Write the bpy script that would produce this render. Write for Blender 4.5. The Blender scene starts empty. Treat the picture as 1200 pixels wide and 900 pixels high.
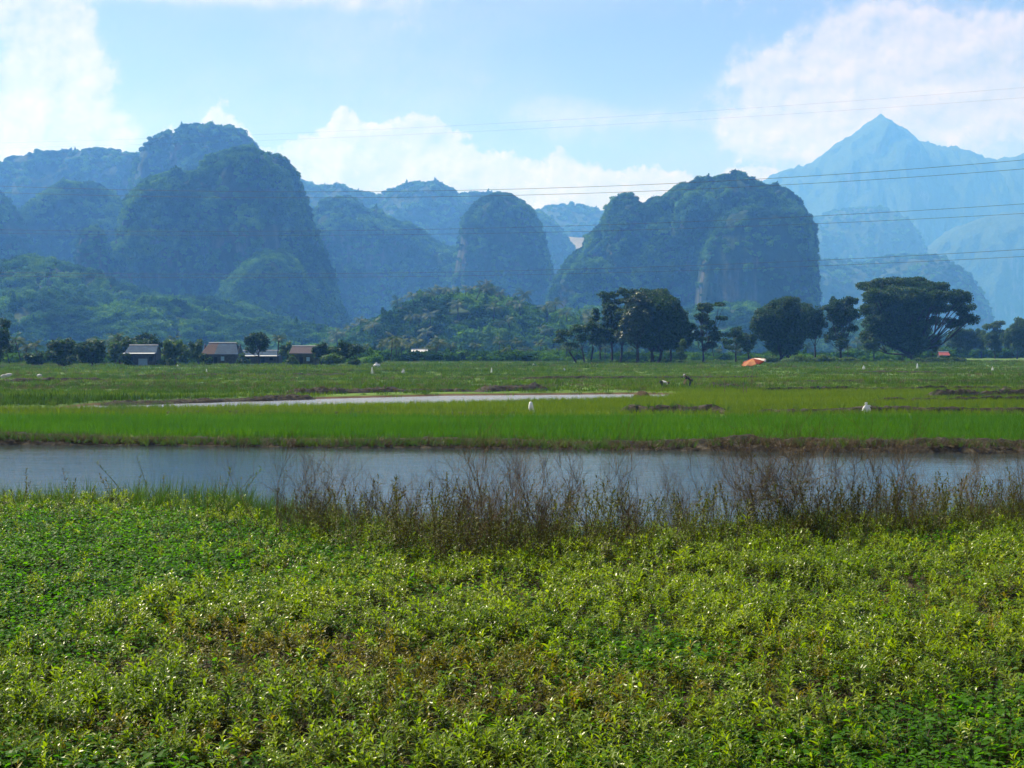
import bpy, math, random
import numpy as np
R = math.radians
rng = np.random.default_rng(7)
random.seed(7)
F, CX, HY, H = 1648.0, 600.0, 410.0, 3.4      # lens, image centre, horizon and eye height read off the photograph
sc = bpy.context.scene
COL = sc.collection


def at(px, py, d):
    """a point of the photograph at distance d (m) -> world"""
    return np.array([(px - CX) / F * d, d, H - (py - HY) / F * d])


def gd(py, z=0.0):
    """distance of the ground (height z) seen at photograph row py"""
    return (H - z) * F / (py - HY)


# ------------------------------------------------------------------ tagging
def tag(o, label=None, cat=None, group=None, kind=None):
    if label: o['label'] = label
    if cat: o['category'] = cat
    if group: o['group'] = group
    if kind: o['kind'] = kind
    return o


def empty(name, loc, rz=0.0):
    o = bpy.data.objects.new(name, None)
    o.empty_display_size = 0.3
    COL.objects.link(o)
    o.location = [float(v) for v in loc]
    o.rotation_euler = (0, 0, rz)
    return o


def copy_tree(o, parent=None):
    c = o.copy()
    COL.objects.link(c)
    if parent: c.parent = parent
    for ch in list(o.children):
        copy_tree(ch, c)
    return c


# ------------------------------------------------------------------ numpy meshes
def np_mesh(name, V, polys, mats=(), matidx=None, smooth=False):
    """polys: list of int arrays (N,k)"""
    me = bpy.data.meshes.new(name)
    V = np.asarray(V, dtype=np.float32)
    polys = [np.asarray(p, dtype=np.int32) for p in polys if len(p)]
    nl = sum(p.size for p in polys)
    nf = sum(len(p) for p in polys)
    me.vertices.add(len(V))
    me.vertices.foreach_set('co', V.ravel())
    me.loops.add(nl)
    me.loops.foreach_set('vertex_index', np.concatenate([p.ravel() for p in polys]))
    me.polygons.add(nf)
    sizes = np.concatenate([np.full(len(p), p.shape[1], dtype=np.int32) for p in polys])
    starts = np.concatenate([[0], np.cumsum(sizes)[:-1]]).astype(np.int32)
    me.polygons.foreach_set('loop_start', starts)
    if matidx is not None:
        me.polygons.foreach_set('material_index', np.asarray(matidx, dtype=np.int32))
    me.polygons.foreach_set('use_smooth', np.full(nf, smooth, dtype=bool))
    for m in mats: me.materials.append(m)
    me.update(calc_edges=True)
    return me


def link(name, me, parent=None, loc=None):
    o = bpy.data.objects.new(name, me)
    COL.objects.link(o)
    if parent: o.parent = parent
    if loc is not None: o.location = [float(v) for v in loc]
    return o


class MB:
    """collects shapes into one mesh"""
    def __init__(s): s.V = []; s.P = {}; s.n = 0
    def add(s, V, *polys):
        V = np.asarray(V, float)
        for p in polys:
            p = np.asarray(p, int) + s.n
            s.P.setdefault(p.shape[1], []).append(p)
        s.V.append(V); s.n += len(V)
    def box(s, lo, hi, M=None):
        x0, y0, z0 = lo; x1, y1, z1 = hi
        V = np.array([[x0,y0,z0],[x1,y0,z0],[x1,y1,z0],[x0,y1,z0],[x0,y0,z1],[x1,y0,z1],[x1,y1,z1],[x0,y1,z1]], float)
        if M is not None: V = V @ M[:3,:3].T + M[:3,3]
        s.add(V, [[0,3,2,1],[4,5,6,7],[0,1,5,4],[1,2,6,5],[2,3,7,6],[3,0,4,7]])
    def slab(s, quad, t):
        """a plate of thickness t under four corner points"""
        q = np.array(quad, float)
        n = np.cross(q[1]-q[0], q[3]-q[0]); n /= np.linalg.norm(n)
        V = np.vstack([q - n*t, q])
        s.add(V, [[0,3,2,1],[4,5,6,7],[0,1,5,4],[1,2,6,5],[2,3,7,6],[3,0,4,7]])
    def tube(s, P, rad, sides=6):
        P = np.asarray(P, float); n = len(P)
        rad = np.broadcast_to(np.asarray(rad, float), (n,))
        T = np.gradient(P, axis=0); T /= np.linalg.norm(T, axis=1)[:,None] + 1e-12
        up = np.array([0.31, 0.17, 0.93])
        A = np.cross(T, up); l = np.linalg.norm(A, axis=1)
        A[l < 0.2] = np.cross(T[l < 0.2], [1.0, 0, 0])
        A /= np.linalg.norm(A, axis=1)[:,None]
        B = np.cross(T, A)
        th = np.arange(sides) / sides * 2*math.pi
        V = P[:,None,:] + rad[:,None,None]*(A[:,None,:]*np.cos(th)[None,:,None] + B[:,None,:]*np.sin(th)[None,:,None])
        i = np.arange(n-1)[:,None]*sides; j = np.arange(sides)[None,:]
        q = np.stack([i+j, i+(j+1)%sides, i+sides+(j+1)%sides, i+sides+j], -1).reshape(-1,4)
        s.add(V.reshape(-1,3), q)
    def build(s, name, mats, parent=None, smooth=False, loc=None):
        return link(name, s.mesh(name, mats, smooth), parent, loc)
    def mesh(s, name, mats, smooth=False):
        mats = mats if isinstance(mats, (list, tuple)) else [mats]
        return np_mesh(name, np.vstack(s.V), [np.vstack(p) for p in s.P.values()], mats, None, smooth)


# ------------------------------------------------------------------ numpy noise
def _hash(ix, iy, iz, seed):
    h = (ix*374761393 + iy*668265263 + iz*2147483647 + seed*1274126177) & 0xffffffff
    h = ((h ^ (h >> 13)) * 1274126177) & 0xffffffff
    h = ((h ^ (h >> 15)) * 2246822519) & 0xffffffff
    return ((h ^ (h >> 16)) & 0xffffff) / float(0xffffff)


def vnoise(P, seed=0):
    P = np.asarray(P, float)
    I = np.floor(P).astype(np.int64); f = P - I
    f = f*f*f*(f*(f*6-15)+10)
    out = 0
    for dx in (0,1):
        for dy in (0,1):
            for dz in (0,1):
                w = (f[...,0] if dx else 1-f[...,0])*(f[...,1] if dy else 1-f[...,1])*(f[...,2] if dz else 1-f[...,2])
                out = out + w*_hash(I[...,0]+dx, I[...,1]+dy, I[...,2]+dz, seed)
    return out


def fbm(P, octs=4, seed=0, gain=0.5):
    P = np.asarray(P, float); a, s, t = 1.0, 0.0, 0.0
    for k in range(octs):
        s = s + a*vnoise(P*(2.03**k) + 17.3*k, seed+k*13); t += a; a *= gain
    return s/t                                     # 0..1, mean about .5


def fbm2(x, y, sx, sy, octs=3, seed=0):
    return fbm(np.stack([np.asarray(x)*sx, np.asarray(y)*sy, np.zeros_like(np.asarray(x, float))+0.37], -1), octs, seed)


def sstep(a, b, x):
    t = np.clip((np.asarray(x, float)-a)/(b-a), 0, 1)
    return t*t*(3-2*t)


# ------------------------------------------------------------------ materials
class E:
    """node expressions: E(tree, socket or number)"""
    def __init__(s, nt, v): s.nt, s.v = nt, v
    def _op(s, op, *a, clamp=False):
        n = s.nt.nodes.new('ShaderNodeMath'); n.operation = op; n.use_clamp = clamp
        for i, x in enumerate((s,)+a):
            x = x.v if isinstance(x, E) else x
            if isinstance(x, (int, float)): n.inputs[i].default_value = x
            else: s.nt.links.new(x, n.inputs[i])
        return E(s.nt, n.outputs[0])
    def __add__(s, o): return s._op('ADD', o)
    __radd__ = __add__
    def __sub__(s, o): return s._op('SUBTRACT', o)
    def __rsub__(s, o): return E(s.nt, o)._op('SUBTRACT', s)
    def __mul__(s, o): return s._op('MULTIPLY', o)
    __rmul__ = __mul__
    def __truediv__(s, o): return s._op('DIVIDE', o)
    def exp(s): return E(s.nt, math.e)._op('POWER', s)
    def max(s, o): return s._op('MAXIMUM', o)
    def min(s, o): return s._op('MINIMUM', o)
    def clamp(s): return s._op('ADD', 0.0, clamp=True)
    def smooth(s, a, b):
        n = s.nt.nodes.new('ShaderNodeMapRange'); n.interpolation_type = 'SMOOTHSTEP'
        s.nt.links.new(s.v, n.inputs[0]); n.inputs[1].default_value = a; n.inputs[2].default_value = b
        return E(s.nt, n.outputs[0])


def new_mat(name):
    m = bpy.data.materials.new(name); m.use_nodes = True
    nt = m.node_tree; nt.nodes.clear()
    out = nt.nodes.new('ShaderNodeOutputMaterial')
    return m, nt, out


def nnode(nt, kind, **kw):
    n = nt.nodes.new(kind)
    for k, v in kw.items():
        if k.startswith('i_'): n.inputs[k[2:].replace('_', ' ')].default_value = v
        else: setattr(n, k, v)
    return n


def mapped(nt, scale):
    g = nt.nodes.new('ShaderNodeNewGeometry'); mp = nt.nodes.new('ShaderNodeMapping')
    mp.inputs['Scale'].default_value = scale if isinstance(scale, (tuple, list)) else (scale,)*3
    nt.links.new(g.outputs['Position'], mp.inputs['Vector'])
    return mp.outputs[0]


def noise(nt, scale, detail=4, rough=0.55, dist=0.0, vec=None):
    n = nnode(nt, 'ShaderNodeTexNoise'); n.inputs['Scale'].default_value = 1.0
    n.inputs['Detail'].default_value = detail; n.inputs['Roughness'].default_value = rough
    n.inputs['Distortion'].default_value = dist
    nt.links.new(vec if vec is not None else mapped(nt, scale), n.inputs['Vector'])
    return E(nt, n.outputs[0])


def ramp(nt, fac, stops, interp='LINEAR'):
    n = nt.nodes.new('ShaderNodeValToRGB'); n.color_ramp.interpolation = interp
    cr = n.color_ramp
    while len(cr.elements) < len(stops): cr.elements.new(0.5)
    for e, (p, c) in zip(cr.elements, stops): e.position = p; e.color = (*c, 1)
    nt.links.new(fac.v if isinstance(fac, E) else fac, n.inputs[0])
    return n.outputs[0]


def mixc(nt, fac, a, b, mode='MIX'):
    n = nt.nodes.new('ShaderNodeMix'); n.data_type = 'RGBA'; n.blend_type = mode
    for s, x in ((0, fac), (6, a), (7, b)):
        x = x.v if isinstance(x, E) else x
        if isinstance(x, (int, float)): n.inputs[s].default_value = x
        elif isinstance(x, tuple): n.inputs[s].default_value = (*x, 1)
        else: nt.links.new(x, n.inputs[s])
    return n.outputs[2]


def principled(nt, out, col, rough=0.8, spec=0.3, bump=None, strength=0.3, dist=0.1):
    p = nt.nodes.new('ShaderNodeBsdfPrincipled')
    if isinstance(col, tuple): p.inputs['Base Color'].default_value = (*col, 1)
    else: nt.links.new(col, p.inputs['Base Color'])
    p.inputs['Roughness'].default_value = rough
    p.inputs['Specular IOR Level'].default_value = spec
    if bump is not None:
        b = nt.nodes.new('ShaderNodeBump'); b.inputs['Strength'].default_value = strength
        b.inputs['Distance'].default_value = dist
        nt.links.new(bump.v, b.inputs['Height']); nt.links.new(b.outputs[0], p.inputs['Normal'])
    nt.links.new(p.outputs[0], out.inputs[0])
    return p


def leaf_mat(name, stops, patch=None, rough=0.4, spec=0.5, trans=0.35, tcol=(1.6, 1.9, 0.6), rnd='island', patch_scale=0.3):
    """leaves: colour per leaf or plant from a ramp, colour patches over the ground, light coming through"""
    m, nt, out = new_mat(name)
    if rnd == 'island':
        r = nt.nodes.new('ShaderNodeNewGeometry').outputs['Random Per Island']
    else:
        r = nt.nodes.new('ShaderNodeObjectInfo').outputs['Random']
        g = nt.nodes.new('ShaderNodeNewGeometry').outputs['Random Per Island']
        r = (E(nt, r)*0.55 + E(nt, g)*0.45).v
    r = E(nt, r)
    if patch is not None:
        n = noise(nt, patch_scale, 3, 0.6)
        r = (r*(1-patch) + n.smooth(0.3, 0.7)*patch)
    col = ramp(nt, r, stops)
    p = nt.nodes.new('ShaderNodeBsdfPrincipled')
    nt.links.new(col, p.inputs['Base Color'])
    p.inputs['Roughness'].default_value = rough; p.inputs['Specular IOR Level'].default_value = spec
    if trans > 0:
        t = nt.nodes.new('ShaderNodeBsdfTranslucent')
        nt.links.new(mixc(nt, 1.0, col, tcol, 'MULTIPLY'), t.inputs[0])
        mx = nt.nodes.new('ShaderNodeMixShader'); mx.inputs[0].default_value = trans
        nt.links.new(p.outputs[0], mx.inputs[1]); nt.links.new(t.outputs[0], mx.inputs[2])
        nt.links.new(mx.outputs[0], out.inputs[0])
    else:
        nt.links.new(p.outputs[0], out.inputs[0])
    return m


def plain(name, col, rough=0.7, spec=0.3, var=0.25, scale=3.0, bump=0.0):
    m, nt, out = new_mat(name)
    n = noise(nt, scale, 5, 0.6)
    c = ramp(nt, n, [(0.3, tuple(x*(1-var) for x in col)), (0.7, tuple(min(1, x*(1+var)) for x in col))])
    principled(nt, out, c, rough, spec, n if bump else None, bump, 0.05)
    return m


M = {}
# foreground weeds
M['shoot'] = leaf_mat('olive_leaves', [(0.0, (0.012, 0.025, 0.003)), (0.4, (0.040, 0.065, 0.005)), (0.8, (0.085, 0.11, 0.009)), (0.95, (0.14, 0.12, 0.012)), (1.0, (0.16, 0.07, 0.015))],
                      patch=0.35, rough=0.36, spec=0.14, trans=0.5, tcol=(1.9, 1.85, 0.3), rnd='object', patch_scale=0.35)
M['young'] = leaf_mat('young_olive_leaves', [(0.0, (0.055, 0.11, 0.005)), (0.5, (0.13, 0.20, 0.010)), (0.9, (0.23, 0.285, 0.020)), (1.0, (0.26, 0.18, 0.025))],
                      patch=0.3, rough=0.32, spec=0.3, trans=0.5, tcol=(1.7, 1.75, 0.3), rnd='object', patch_scale=0.35)
M['brown'] = leaf_mat('browned_leaves', [(0.0, (0.024, 0.028, 0.004)), (0.5, (0.075, 0.075, 0.009)), (0.9, (0.13, 0.11, 0.015)), (1.0, (0.17, 0.09, 0.02))], rough=0.4, spec=0.2, trans=0.35, tcol=(1.6, 1.5, 0.4), rnd='object')
M['olive'] = leaf_mat('dull_olive_leaves', [(0.0, (0.07, 0.075, 0.008)), (0.6, (0.15, 0.145, 0.014)), (1.0, (0.24, 0.20, 0.03))], rough=0.36, spec=0.2, trans=0.4, tcol=(1.6, 1.6, 0.35), rnd='object')
M['creep'] = leaf_mat('green_leaves', [(0.0, (0.016, 0.06, 0.003)), (0.5, (0.05, 0.14, 0.005)), (1.0, (0.12, 0.22, 0.009))],
                      patch=0.3, rough=0.42, spec=0.09, trans=0.5, tcol=(1.7, 2.0, 0.3), rnd='object', patch_scale=0.5)
M['weed'] = leaf_mat('weed_leaves', [(0.0, (0.024, 0.024, 0.006)), (0.5, (0.05, 0.056, 0.008)), (0.85, (0.085, 0.10, 0.010)), (1.0, (0.17, 0.16, 0.02))], patch=0.3, rough=0.45, spec=0.1, trans=0.3, rnd='object')
M['stem'] = plain('weed_stem', (0.055, 0.035, 0.02), 0.7, 0.3, 0.4, 12)
M['twig'] = plain('dry_twig', (0.085, 0.055, 0.022), 0.8, 0.2, 0.4, 9)
M['grass'] = leaf_mat('bank_grass', [(0.0, (0.025, 0.05, 0.012)), (0.6, (0.05, 0.10, 0.02)), (0.9, (0.10, 0.12, 0.035)), (1.0, (0.17, 0.13, 0.06))], patch=0.4, rough=0.5, spec=0.12, trans=0.35, rnd='object', patch_scale=0.25)
M['rice'] = leaf_mat('rice_blades', [(0.0, (0.024, 0.075, 0.005)), (0.6, (0.045, 0.125, 0.007)), (1.0, (0.085, 0.165, 0.010))], patch=0.35, rough=0.5, spec=0.1, trans=0.45, tcol=(1.6, 1.8, 0.3), rnd='object', patch_scale=(0.06, 0.25, 0.1))
M['rice_pale'] = leaf_mat('young_rice_blades', [(0.0, (0.045, 0.085, 0.009)), (0.6, (0.085, 0.135, 0.010)), (1.0, (0.135, 0.175, 0.014))], patch=0.4, rough=0.5, spec=0.1, trans=0.45, tcol=(1.6, 1.7, 0.3), rnd='object', patch_scale=(0.04, 0.15, 0.1))
M['field'] = leaf_mat('field_grass', [(0.0, (0.014, 0.034, 0.005)), (0.45, (0.042, 0.088, 0.007)), (0.8, (0.085, 0.13, 0.010)), (1.0, (0.13, 0.12, 0.03))], patch=0.6, rough=0.55, spec=0.1, trans=0.4, tcol=(1.5, 1.7, 0.5), rnd='object', patch_scale=(0.02, 0.09, 0.1))
M['straw'] = leaf_mat('dry_straw', [(0.0, (0.045, 0.035, 0.020)), (0.7, (0.11, 0.088, 0.05)), (1.0, (0.24, 0.20, 0.12))], rough=0.7, spec=0.2, trans=0.15, tcol=(1.2, 1.1, 0.8), rnd='object')
# trees
M['tree'] = leaf_mat('tree_leaves', [(0.0, (0.010, 0.028, 0.007)), (0.6, (0.020, 0.055, 0.010)), (1.0, (0.045, 0.095, 0.014))], rough=0.5, spec=0.12, trans=0.2)
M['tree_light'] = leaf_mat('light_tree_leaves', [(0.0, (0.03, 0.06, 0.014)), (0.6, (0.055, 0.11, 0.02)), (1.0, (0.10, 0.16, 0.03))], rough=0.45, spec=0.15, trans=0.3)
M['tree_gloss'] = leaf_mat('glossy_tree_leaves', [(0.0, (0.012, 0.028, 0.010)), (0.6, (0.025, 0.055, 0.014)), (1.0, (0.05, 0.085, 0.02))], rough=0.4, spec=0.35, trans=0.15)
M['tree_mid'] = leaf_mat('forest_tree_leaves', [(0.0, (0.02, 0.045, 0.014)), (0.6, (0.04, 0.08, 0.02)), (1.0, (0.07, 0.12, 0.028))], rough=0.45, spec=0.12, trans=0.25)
M['bark'] = plain('bark', (0.028, 0.023, 0.018), 0.85, 0.2, 0.35, 2.5, 0.4)
M['forest'] = leaf_mat('forest_leaves', [(0.0, (0.007, 0.020, 0.005)), (0.4, (0.022, 0.064, 0.010)), (0.75, (0.085, 0.19, 0.020)), (1.0, (0.16, 0.26, 0.034))], patch=0.55, rough=0.7, spec=0.03, trans=0.18, rnd='object', patch_scale=0.02)  # wide ramp and patches also paint sunlit clumps against dark hollows
M['palm'] = leaf_mat('palm_fronds', [(0.0, (0.02, 0.045, 0.012)), (1.0, (0.045, 0.08, 0.018))], rough=0.55, spec=0.12, trans=0.2, rnd='object')


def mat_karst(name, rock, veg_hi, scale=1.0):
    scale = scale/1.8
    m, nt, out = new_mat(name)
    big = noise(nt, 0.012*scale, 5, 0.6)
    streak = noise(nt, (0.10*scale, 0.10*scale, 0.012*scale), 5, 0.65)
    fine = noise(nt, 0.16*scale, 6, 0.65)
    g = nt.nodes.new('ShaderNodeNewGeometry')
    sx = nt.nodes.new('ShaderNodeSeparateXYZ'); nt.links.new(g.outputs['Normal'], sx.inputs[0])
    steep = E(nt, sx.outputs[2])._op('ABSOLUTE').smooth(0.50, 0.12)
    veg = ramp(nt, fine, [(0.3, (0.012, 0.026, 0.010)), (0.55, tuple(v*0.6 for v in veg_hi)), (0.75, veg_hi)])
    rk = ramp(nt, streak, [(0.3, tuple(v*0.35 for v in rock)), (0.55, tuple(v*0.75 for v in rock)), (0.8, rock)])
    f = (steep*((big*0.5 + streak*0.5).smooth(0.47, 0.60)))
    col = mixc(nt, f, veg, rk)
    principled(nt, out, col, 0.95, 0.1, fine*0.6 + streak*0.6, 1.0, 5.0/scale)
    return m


M['karst'] = mat_karst('limestone_and_scrub', (0.115, 0.11, 0.105), (0.025, 0.055, 0.014))
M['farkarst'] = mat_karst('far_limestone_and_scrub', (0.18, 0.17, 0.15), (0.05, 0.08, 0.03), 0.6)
M['grassland'] = plain('dry_grassland', (0.22, 0.19, 0.10), 0.9, 0.1, 0.5, 0.01)
M['slope'] = plain('forest_slope', (0.025, 0.045, 0.016), 0.95, 0.1, 0.4, 0.08)


def mat_ground():
    m, nt, out = new_mat('ground_soil_and_grass')
    g = nt.nodes.new('ShaderNodeNewGeometry'); s = nt.nodes.new('ShaderNodeSeparateXYZ')
    nt.links.new(g.outputs['Position'], s.inputs[0])
    y = E(nt, s.outputs[1]); z = E(nt, s.outputs[2])
    a = noise(nt, (0.012, 0.06, 0.05), 5, 0.6, 0.4)
    b = noise(nt, (0.03, 0.16, 0.05), 5, 0.65)
    c = noise(nt, 0.9, 6, 0.7)
    field = ramp(nt, a*0.6 + c*0.4, [(0.3, (0.028, 0.055, 0.014)), (0.45, (0.05, 0.105, 0.016)), (0.56, (0.085, 0.145, 0.02)), (0.68, (0.06, 0.11, 0.02))])
    soil = ramp(nt, c, [(0.3, (0.05, 0.032, 0.02)), (0.7, (0.14, 0.10, 0.06))])
    col = mixc(nt, (b*0.75 + c*0.25).smooth(0.575, 0.63), field, soil)
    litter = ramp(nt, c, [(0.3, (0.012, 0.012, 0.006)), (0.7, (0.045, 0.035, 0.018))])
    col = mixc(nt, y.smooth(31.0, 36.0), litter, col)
    mud = ramp(nt, c, [(0.3, (0.055, 0.035, 0.02)), (0.7, (0.11, 0.075, 0.045))])
    col = mixc(nt, z.smooth(-0.02, -0.12), col, mud)
    principled(nt, out, col, 0.95, 0.15, c, 0.6, 0.1)
    return m


def mat_mud():
    m, nt, out = new_mat('mud_bank_soil')
    c = noise(nt, 2.2, 6, 0.7); b = noise(nt, 0.35, 4, 0.6)
    col = ramp(nt, c*0.75 + b*0.25, [(0.34, (0.012, 0.012, 0.009)), (0.52, (0.030, 0.027, 0.020)), (0.66, (0.085, 0.075, 0.052))])
    principled(nt, out, col, 0.95, 0.15, c, 1.0, 0.12)
    return m


def mat_water(name, amp, scale, murk):
    m, nt, out = new_mat(name)
    r1 = noise(nt, scale, 4, 0.6, 0.3)
    r2 = noise(nt, tuple(s*0.12 for s in scale), 3, 0.5)
    p = principled(nt, out, murk, 0.05, 0.5, r1*0.9 + r2*0.5, 1.0, amp)
    p.inputs['IOR'].default_value = 1.333
    return m


M['ground'] = mat_ground()
M['mud'] = mat_mud()
M['water'] = mat_water('pond_water', 0.013, (1.3, 5.0, 1.0), (0.026, 0.040, 0.042))
M['water_far'] = mat_water('channel_water', 0.10, (1.2, 3.0, 1.0), (0.30, 0.33, 0.36))

# ------------------------------------------------------------------ instances of "stuff"
PROTO = {}


def proto_set(name, meshes):
    c = bpy.data.collections.new(name)
    for i, me in enumerate(meshes):
        o = bpy.data.objects.new('%s_%02d' % (name, i), me)
        c.objects.link(o)
    PROTO[name] = (c, len(meshes))


def scatter(name, P, pset, scl, tilt=0.15, rot=None, idx=None, label=None, cat=None, squash=None):
    P = np.asarray(P, np.float32); n = len(P)
    c, k = PROTO[pset]
    me = bpy.data.meshes.new(name)
    me.vertices.add(n); me.vertices.foreach_set('co', P.ravel())
    if rot is None:
        rot = np.stack([rng.normal(0, tilt, n), rng.normal(0, tilt, n), rng.uniform(0, 2*math.pi, n)], -1)
    a = me.attributes.new('rot', 'FLOAT_VECTOR', 'POINT'); a.data.foreach_set('vector', np.asarray(rot, np.float32).ravel())
    S = np.broadcast_to(np.asarray(scl, np.float32).reshape(-1, 1) if np.ndim(scl) else np.float32(scl), (n, 3)).copy()
    if squash is not None: S[:, 2] *= squash
    a = me.attributes.new('scl', 'FLOAT_VECTOR', 'POINT'); a.data.foreach_set('vector', S.astype(np.float32).ravel())
    if idx is None: idx = rng.integers(0, k, n)
    a = me.attributes.new('idx', 'INT', 'POINT'); a.data.foreach_set('value', np.asarray(idx, np.int32))
    o = link(name, me)
    ng = bpy.data.node_groups.new('scatter_' + name, 'GeometryNodeTree')
    ng.interface.new_socket('Geometry', in_out='INPUT', socket_type='NodeSocketGeometry')
    ng.interface.new_socket('Geometry', in_out='OUTPUT', socket_type='NodeSocketGeometry')
    gi = ng.nodes.new('NodeGroupInput'); go = ng.nodes.new('NodeGroupOutput')
    ci = ng.nodes.new('GeometryNodeCollectionInfo'); ci.inputs['Collection'].default_value = c
    ci.inputs['Separate Children'].default_value = True; ci.inputs['Reset Children'].default_value = True
    ip = ng.nodes.new('GeometryNodeInstanceOnPoints'); ip.inputs['Pick Instance'].default_value = True
    def na(nm, ty):
        x = ng.nodes.new('GeometryNodeInputNamedAttribute'); x.data_type = ty; x.inputs['Name'].default_value = nm
        return x.outputs['Attribute']
    L = ng.links.new
    L(gi.outputs[0], ip.inputs['Points']); L(ci.outputs[0], ip.inputs['Instance'])
    L(na('idx', 'INT'), ip.inputs['Instance Index'])
    er = ng.nodes.new('FunctionNodeEulerToRotation'); L(na('rot', 'FLOAT_VECTOR'), er.inputs[0])
    L(er.outputs[0], ip.inputs['Rotation']); L(na('scl', 'FLOAT_VECTOR'), ip.inputs['Scale'])
    L(ip.outputs[0], go.inputs[0])
    md = o.modifiers.new('scatter', 'NODES'); md.node_group = ng
    tag(o, label, cat, None, 'stuff')
    return o


# ------------------------------------------------------------------ leaf shapes
def leaf(mb, base, az, el, L, W, droop, roll=0.0, rows=5, fold=0.25, blunt=0.6):
    """an arching pointed leaf folded along its midrib"""
    t = np.linspace(0, 1, rows)
    e = el - droop*t
    st = L/(rows-1)
    r = np.concatenate([[0], np.cumsum(np.cos(e[:-1])*st)]); z = np.concatenate([[0], np.cumsum(np.sin(e[:-1])*st)])
    d = np.array([math.cos(az), math.sin(az), 0]); s = np.array([-math.sin(az), math.cos(az), 0])
    s = s*math.cos(roll) + np.array([0, 0, 1])*math.sin(roll)
    mid = base + r[:,None]*d + z[:,None]*np.array([0,0,1.0])
    w = W*np.sin(math.pi*np.clip(t**blunt, 0.02, 1))*0.5 + 0.0008
    upn = np.stack([-np.sin(e)*d[0], -np.sin(e)*d[1], np.cos(e)], -1)
    Lf = mid + s*w[:,None] + upn*(w*fold)[:,None]; Rt = mid - s*w[:,None] + upn*(w*fold)[:,None]
    V = np.stack([Lf, mid, Rt], 1).reshape(-1, 3)
    q = []
    for i in range(rows-1):
        a = 3*i; q += [[a, a+1, a+4, a+3], [a+1, a+2, a+5, a+4]]
    mb.add(V, q)


def blade(mb, base, az, lean, L, W, curve, rows=4):
    t = np.linspace(0, 1, rows)
    e = (math.pi/2 - lean) - curve*t**1.5
    st = L/(rows-1)
    r = np.concatenate([[0], np.cumsum(np.cos(e[:-1])*st)]); z = np.concatenate([[0], np.cumsum(np.sin(e[:-1])*st)])
    d = np.array([math.cos(az), math.sin(az), 0]); s = np.array([-math.sin(az), math.cos(az), 0])
    mid = np.asarray(base) + r[:,None]*d + z[:,None]*np.array([0,0,1.0])
    w = W*(1-t**2)*0.5 + W*0.03
    V = np.stack([mid + s*w[:,None], mid - s*w[:,None]], 1).reshape(-1, 3)
    q = [[2*i, 2*i+1, 2*i+3, 2*i+2] for i in range(rows-1)]
    mb.add(V, q)


def two_mat_mesh(name, mbs, mats):
    V = []; P4 = []; idx = []; n = 0
    for k, mb in enumerate(mbs):
        if not mb.V: continue
        V += mb.V
        for p in mb.P.get(4, []): P4.append(p + n); idx += [k]*len(p)
        n += mb.n
    return np_mesh(name, np.vstack(V), [np.vstack(P4)], mats, idx)


def make_shoot(i, lo=0.22, hi=0.42, nl=17, lmat='shoot', lsc=1.0, top='young'):
    r = random.Random(100+i)
    st, lf, yg = MB(), MB(), MB()
    for s_ in range(2 if lmat != 'weed' else 1):
        ox, oy = (r.uniform(-.09, .09), r.uniform(-.09, .09)) if s_ else (0, 0)
        h = r.uniform(lo, hi); bx, by = r.uniform(-.08, .08), r.uniform(-.08, .08)
        t = np.linspace(0, 1, 5)
        P = np.stack([ox + bx*t**1.5, oy + by*t**1.5, h*t - 0.08*(1-t)], -1)
        st.tube(P, np.linspace(0.005, 0.002, 5), 3)
        for k in range(nl):
            f = k/(nl-1); u = 0.30 + 0.70*f**.75
            p = np.array([np.interp(u, t, P[:,j]) for j in range(3)])
            az = k*2.4 + r.uniform(-.4, .4)
            L = r.uniform(.085, .135)*lsc*(1.0 if f < .85 else .75)
            el = r.uniform(.25, .8) + .55*f
            leaf(yg if (f > .55 and top) else lf, p, az, el, L, L*r.uniform(.17, .24), r.uniform(.6, 1.9), r.uniform(-.4, .4))
    return two_mat_mesh('shoot', [st, lf, yg], [M['stem'], M[lmat], M[top] if top else M[lmat]])


def make_creeper(i):
    r = random.Random(300+i)
    st, lf = MB(), MB()
    for k in range(9):
        az = r.uniform(0, 6.28); rr = r.uniform(0.01, .12); h = r.uniform(.06, .2)
        p = np.array([rr*math.cos(az), rr*math.sin(az), h])
        st.tube([[0,0,-.03], p*[.6,.6,.55], p], .0025, 3)
        L = r.uniform(.06, .10)
        leaf(lf, p, az + r.uniform(-.6, .6), r.uniform(-.2, .5), L, L*r.uniform(.45, .62), r.uniform(.2, .9), r.uniform(-.45, .45), 5, 0.18, 0.75)
    return two_mat_mesh('creeper', [st, lf], [M['stem'], M['creep']])


def make_tuft(i, n, L0, L1, W, mat, spread=.06, curve=1.0, rows=4):
    r = random.Random(500+i)
    mb = MB()
    for k in range(n):
        az = r.uniform(0, 6.28); rr = spread*math.sqrt(r.random())
        a2 = r.uniform(0, 6.28)
        blade(mb, (rr*math.cos(a2), rr*math.sin(a2), -0.02), az, r.uniform(0.03, .45), r.uniform(L0, L1), W*r.uniform(.7, 1.2), r.uniform(.1, curve), rows)
    return mb.mesh('tuft', [mat])


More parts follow.
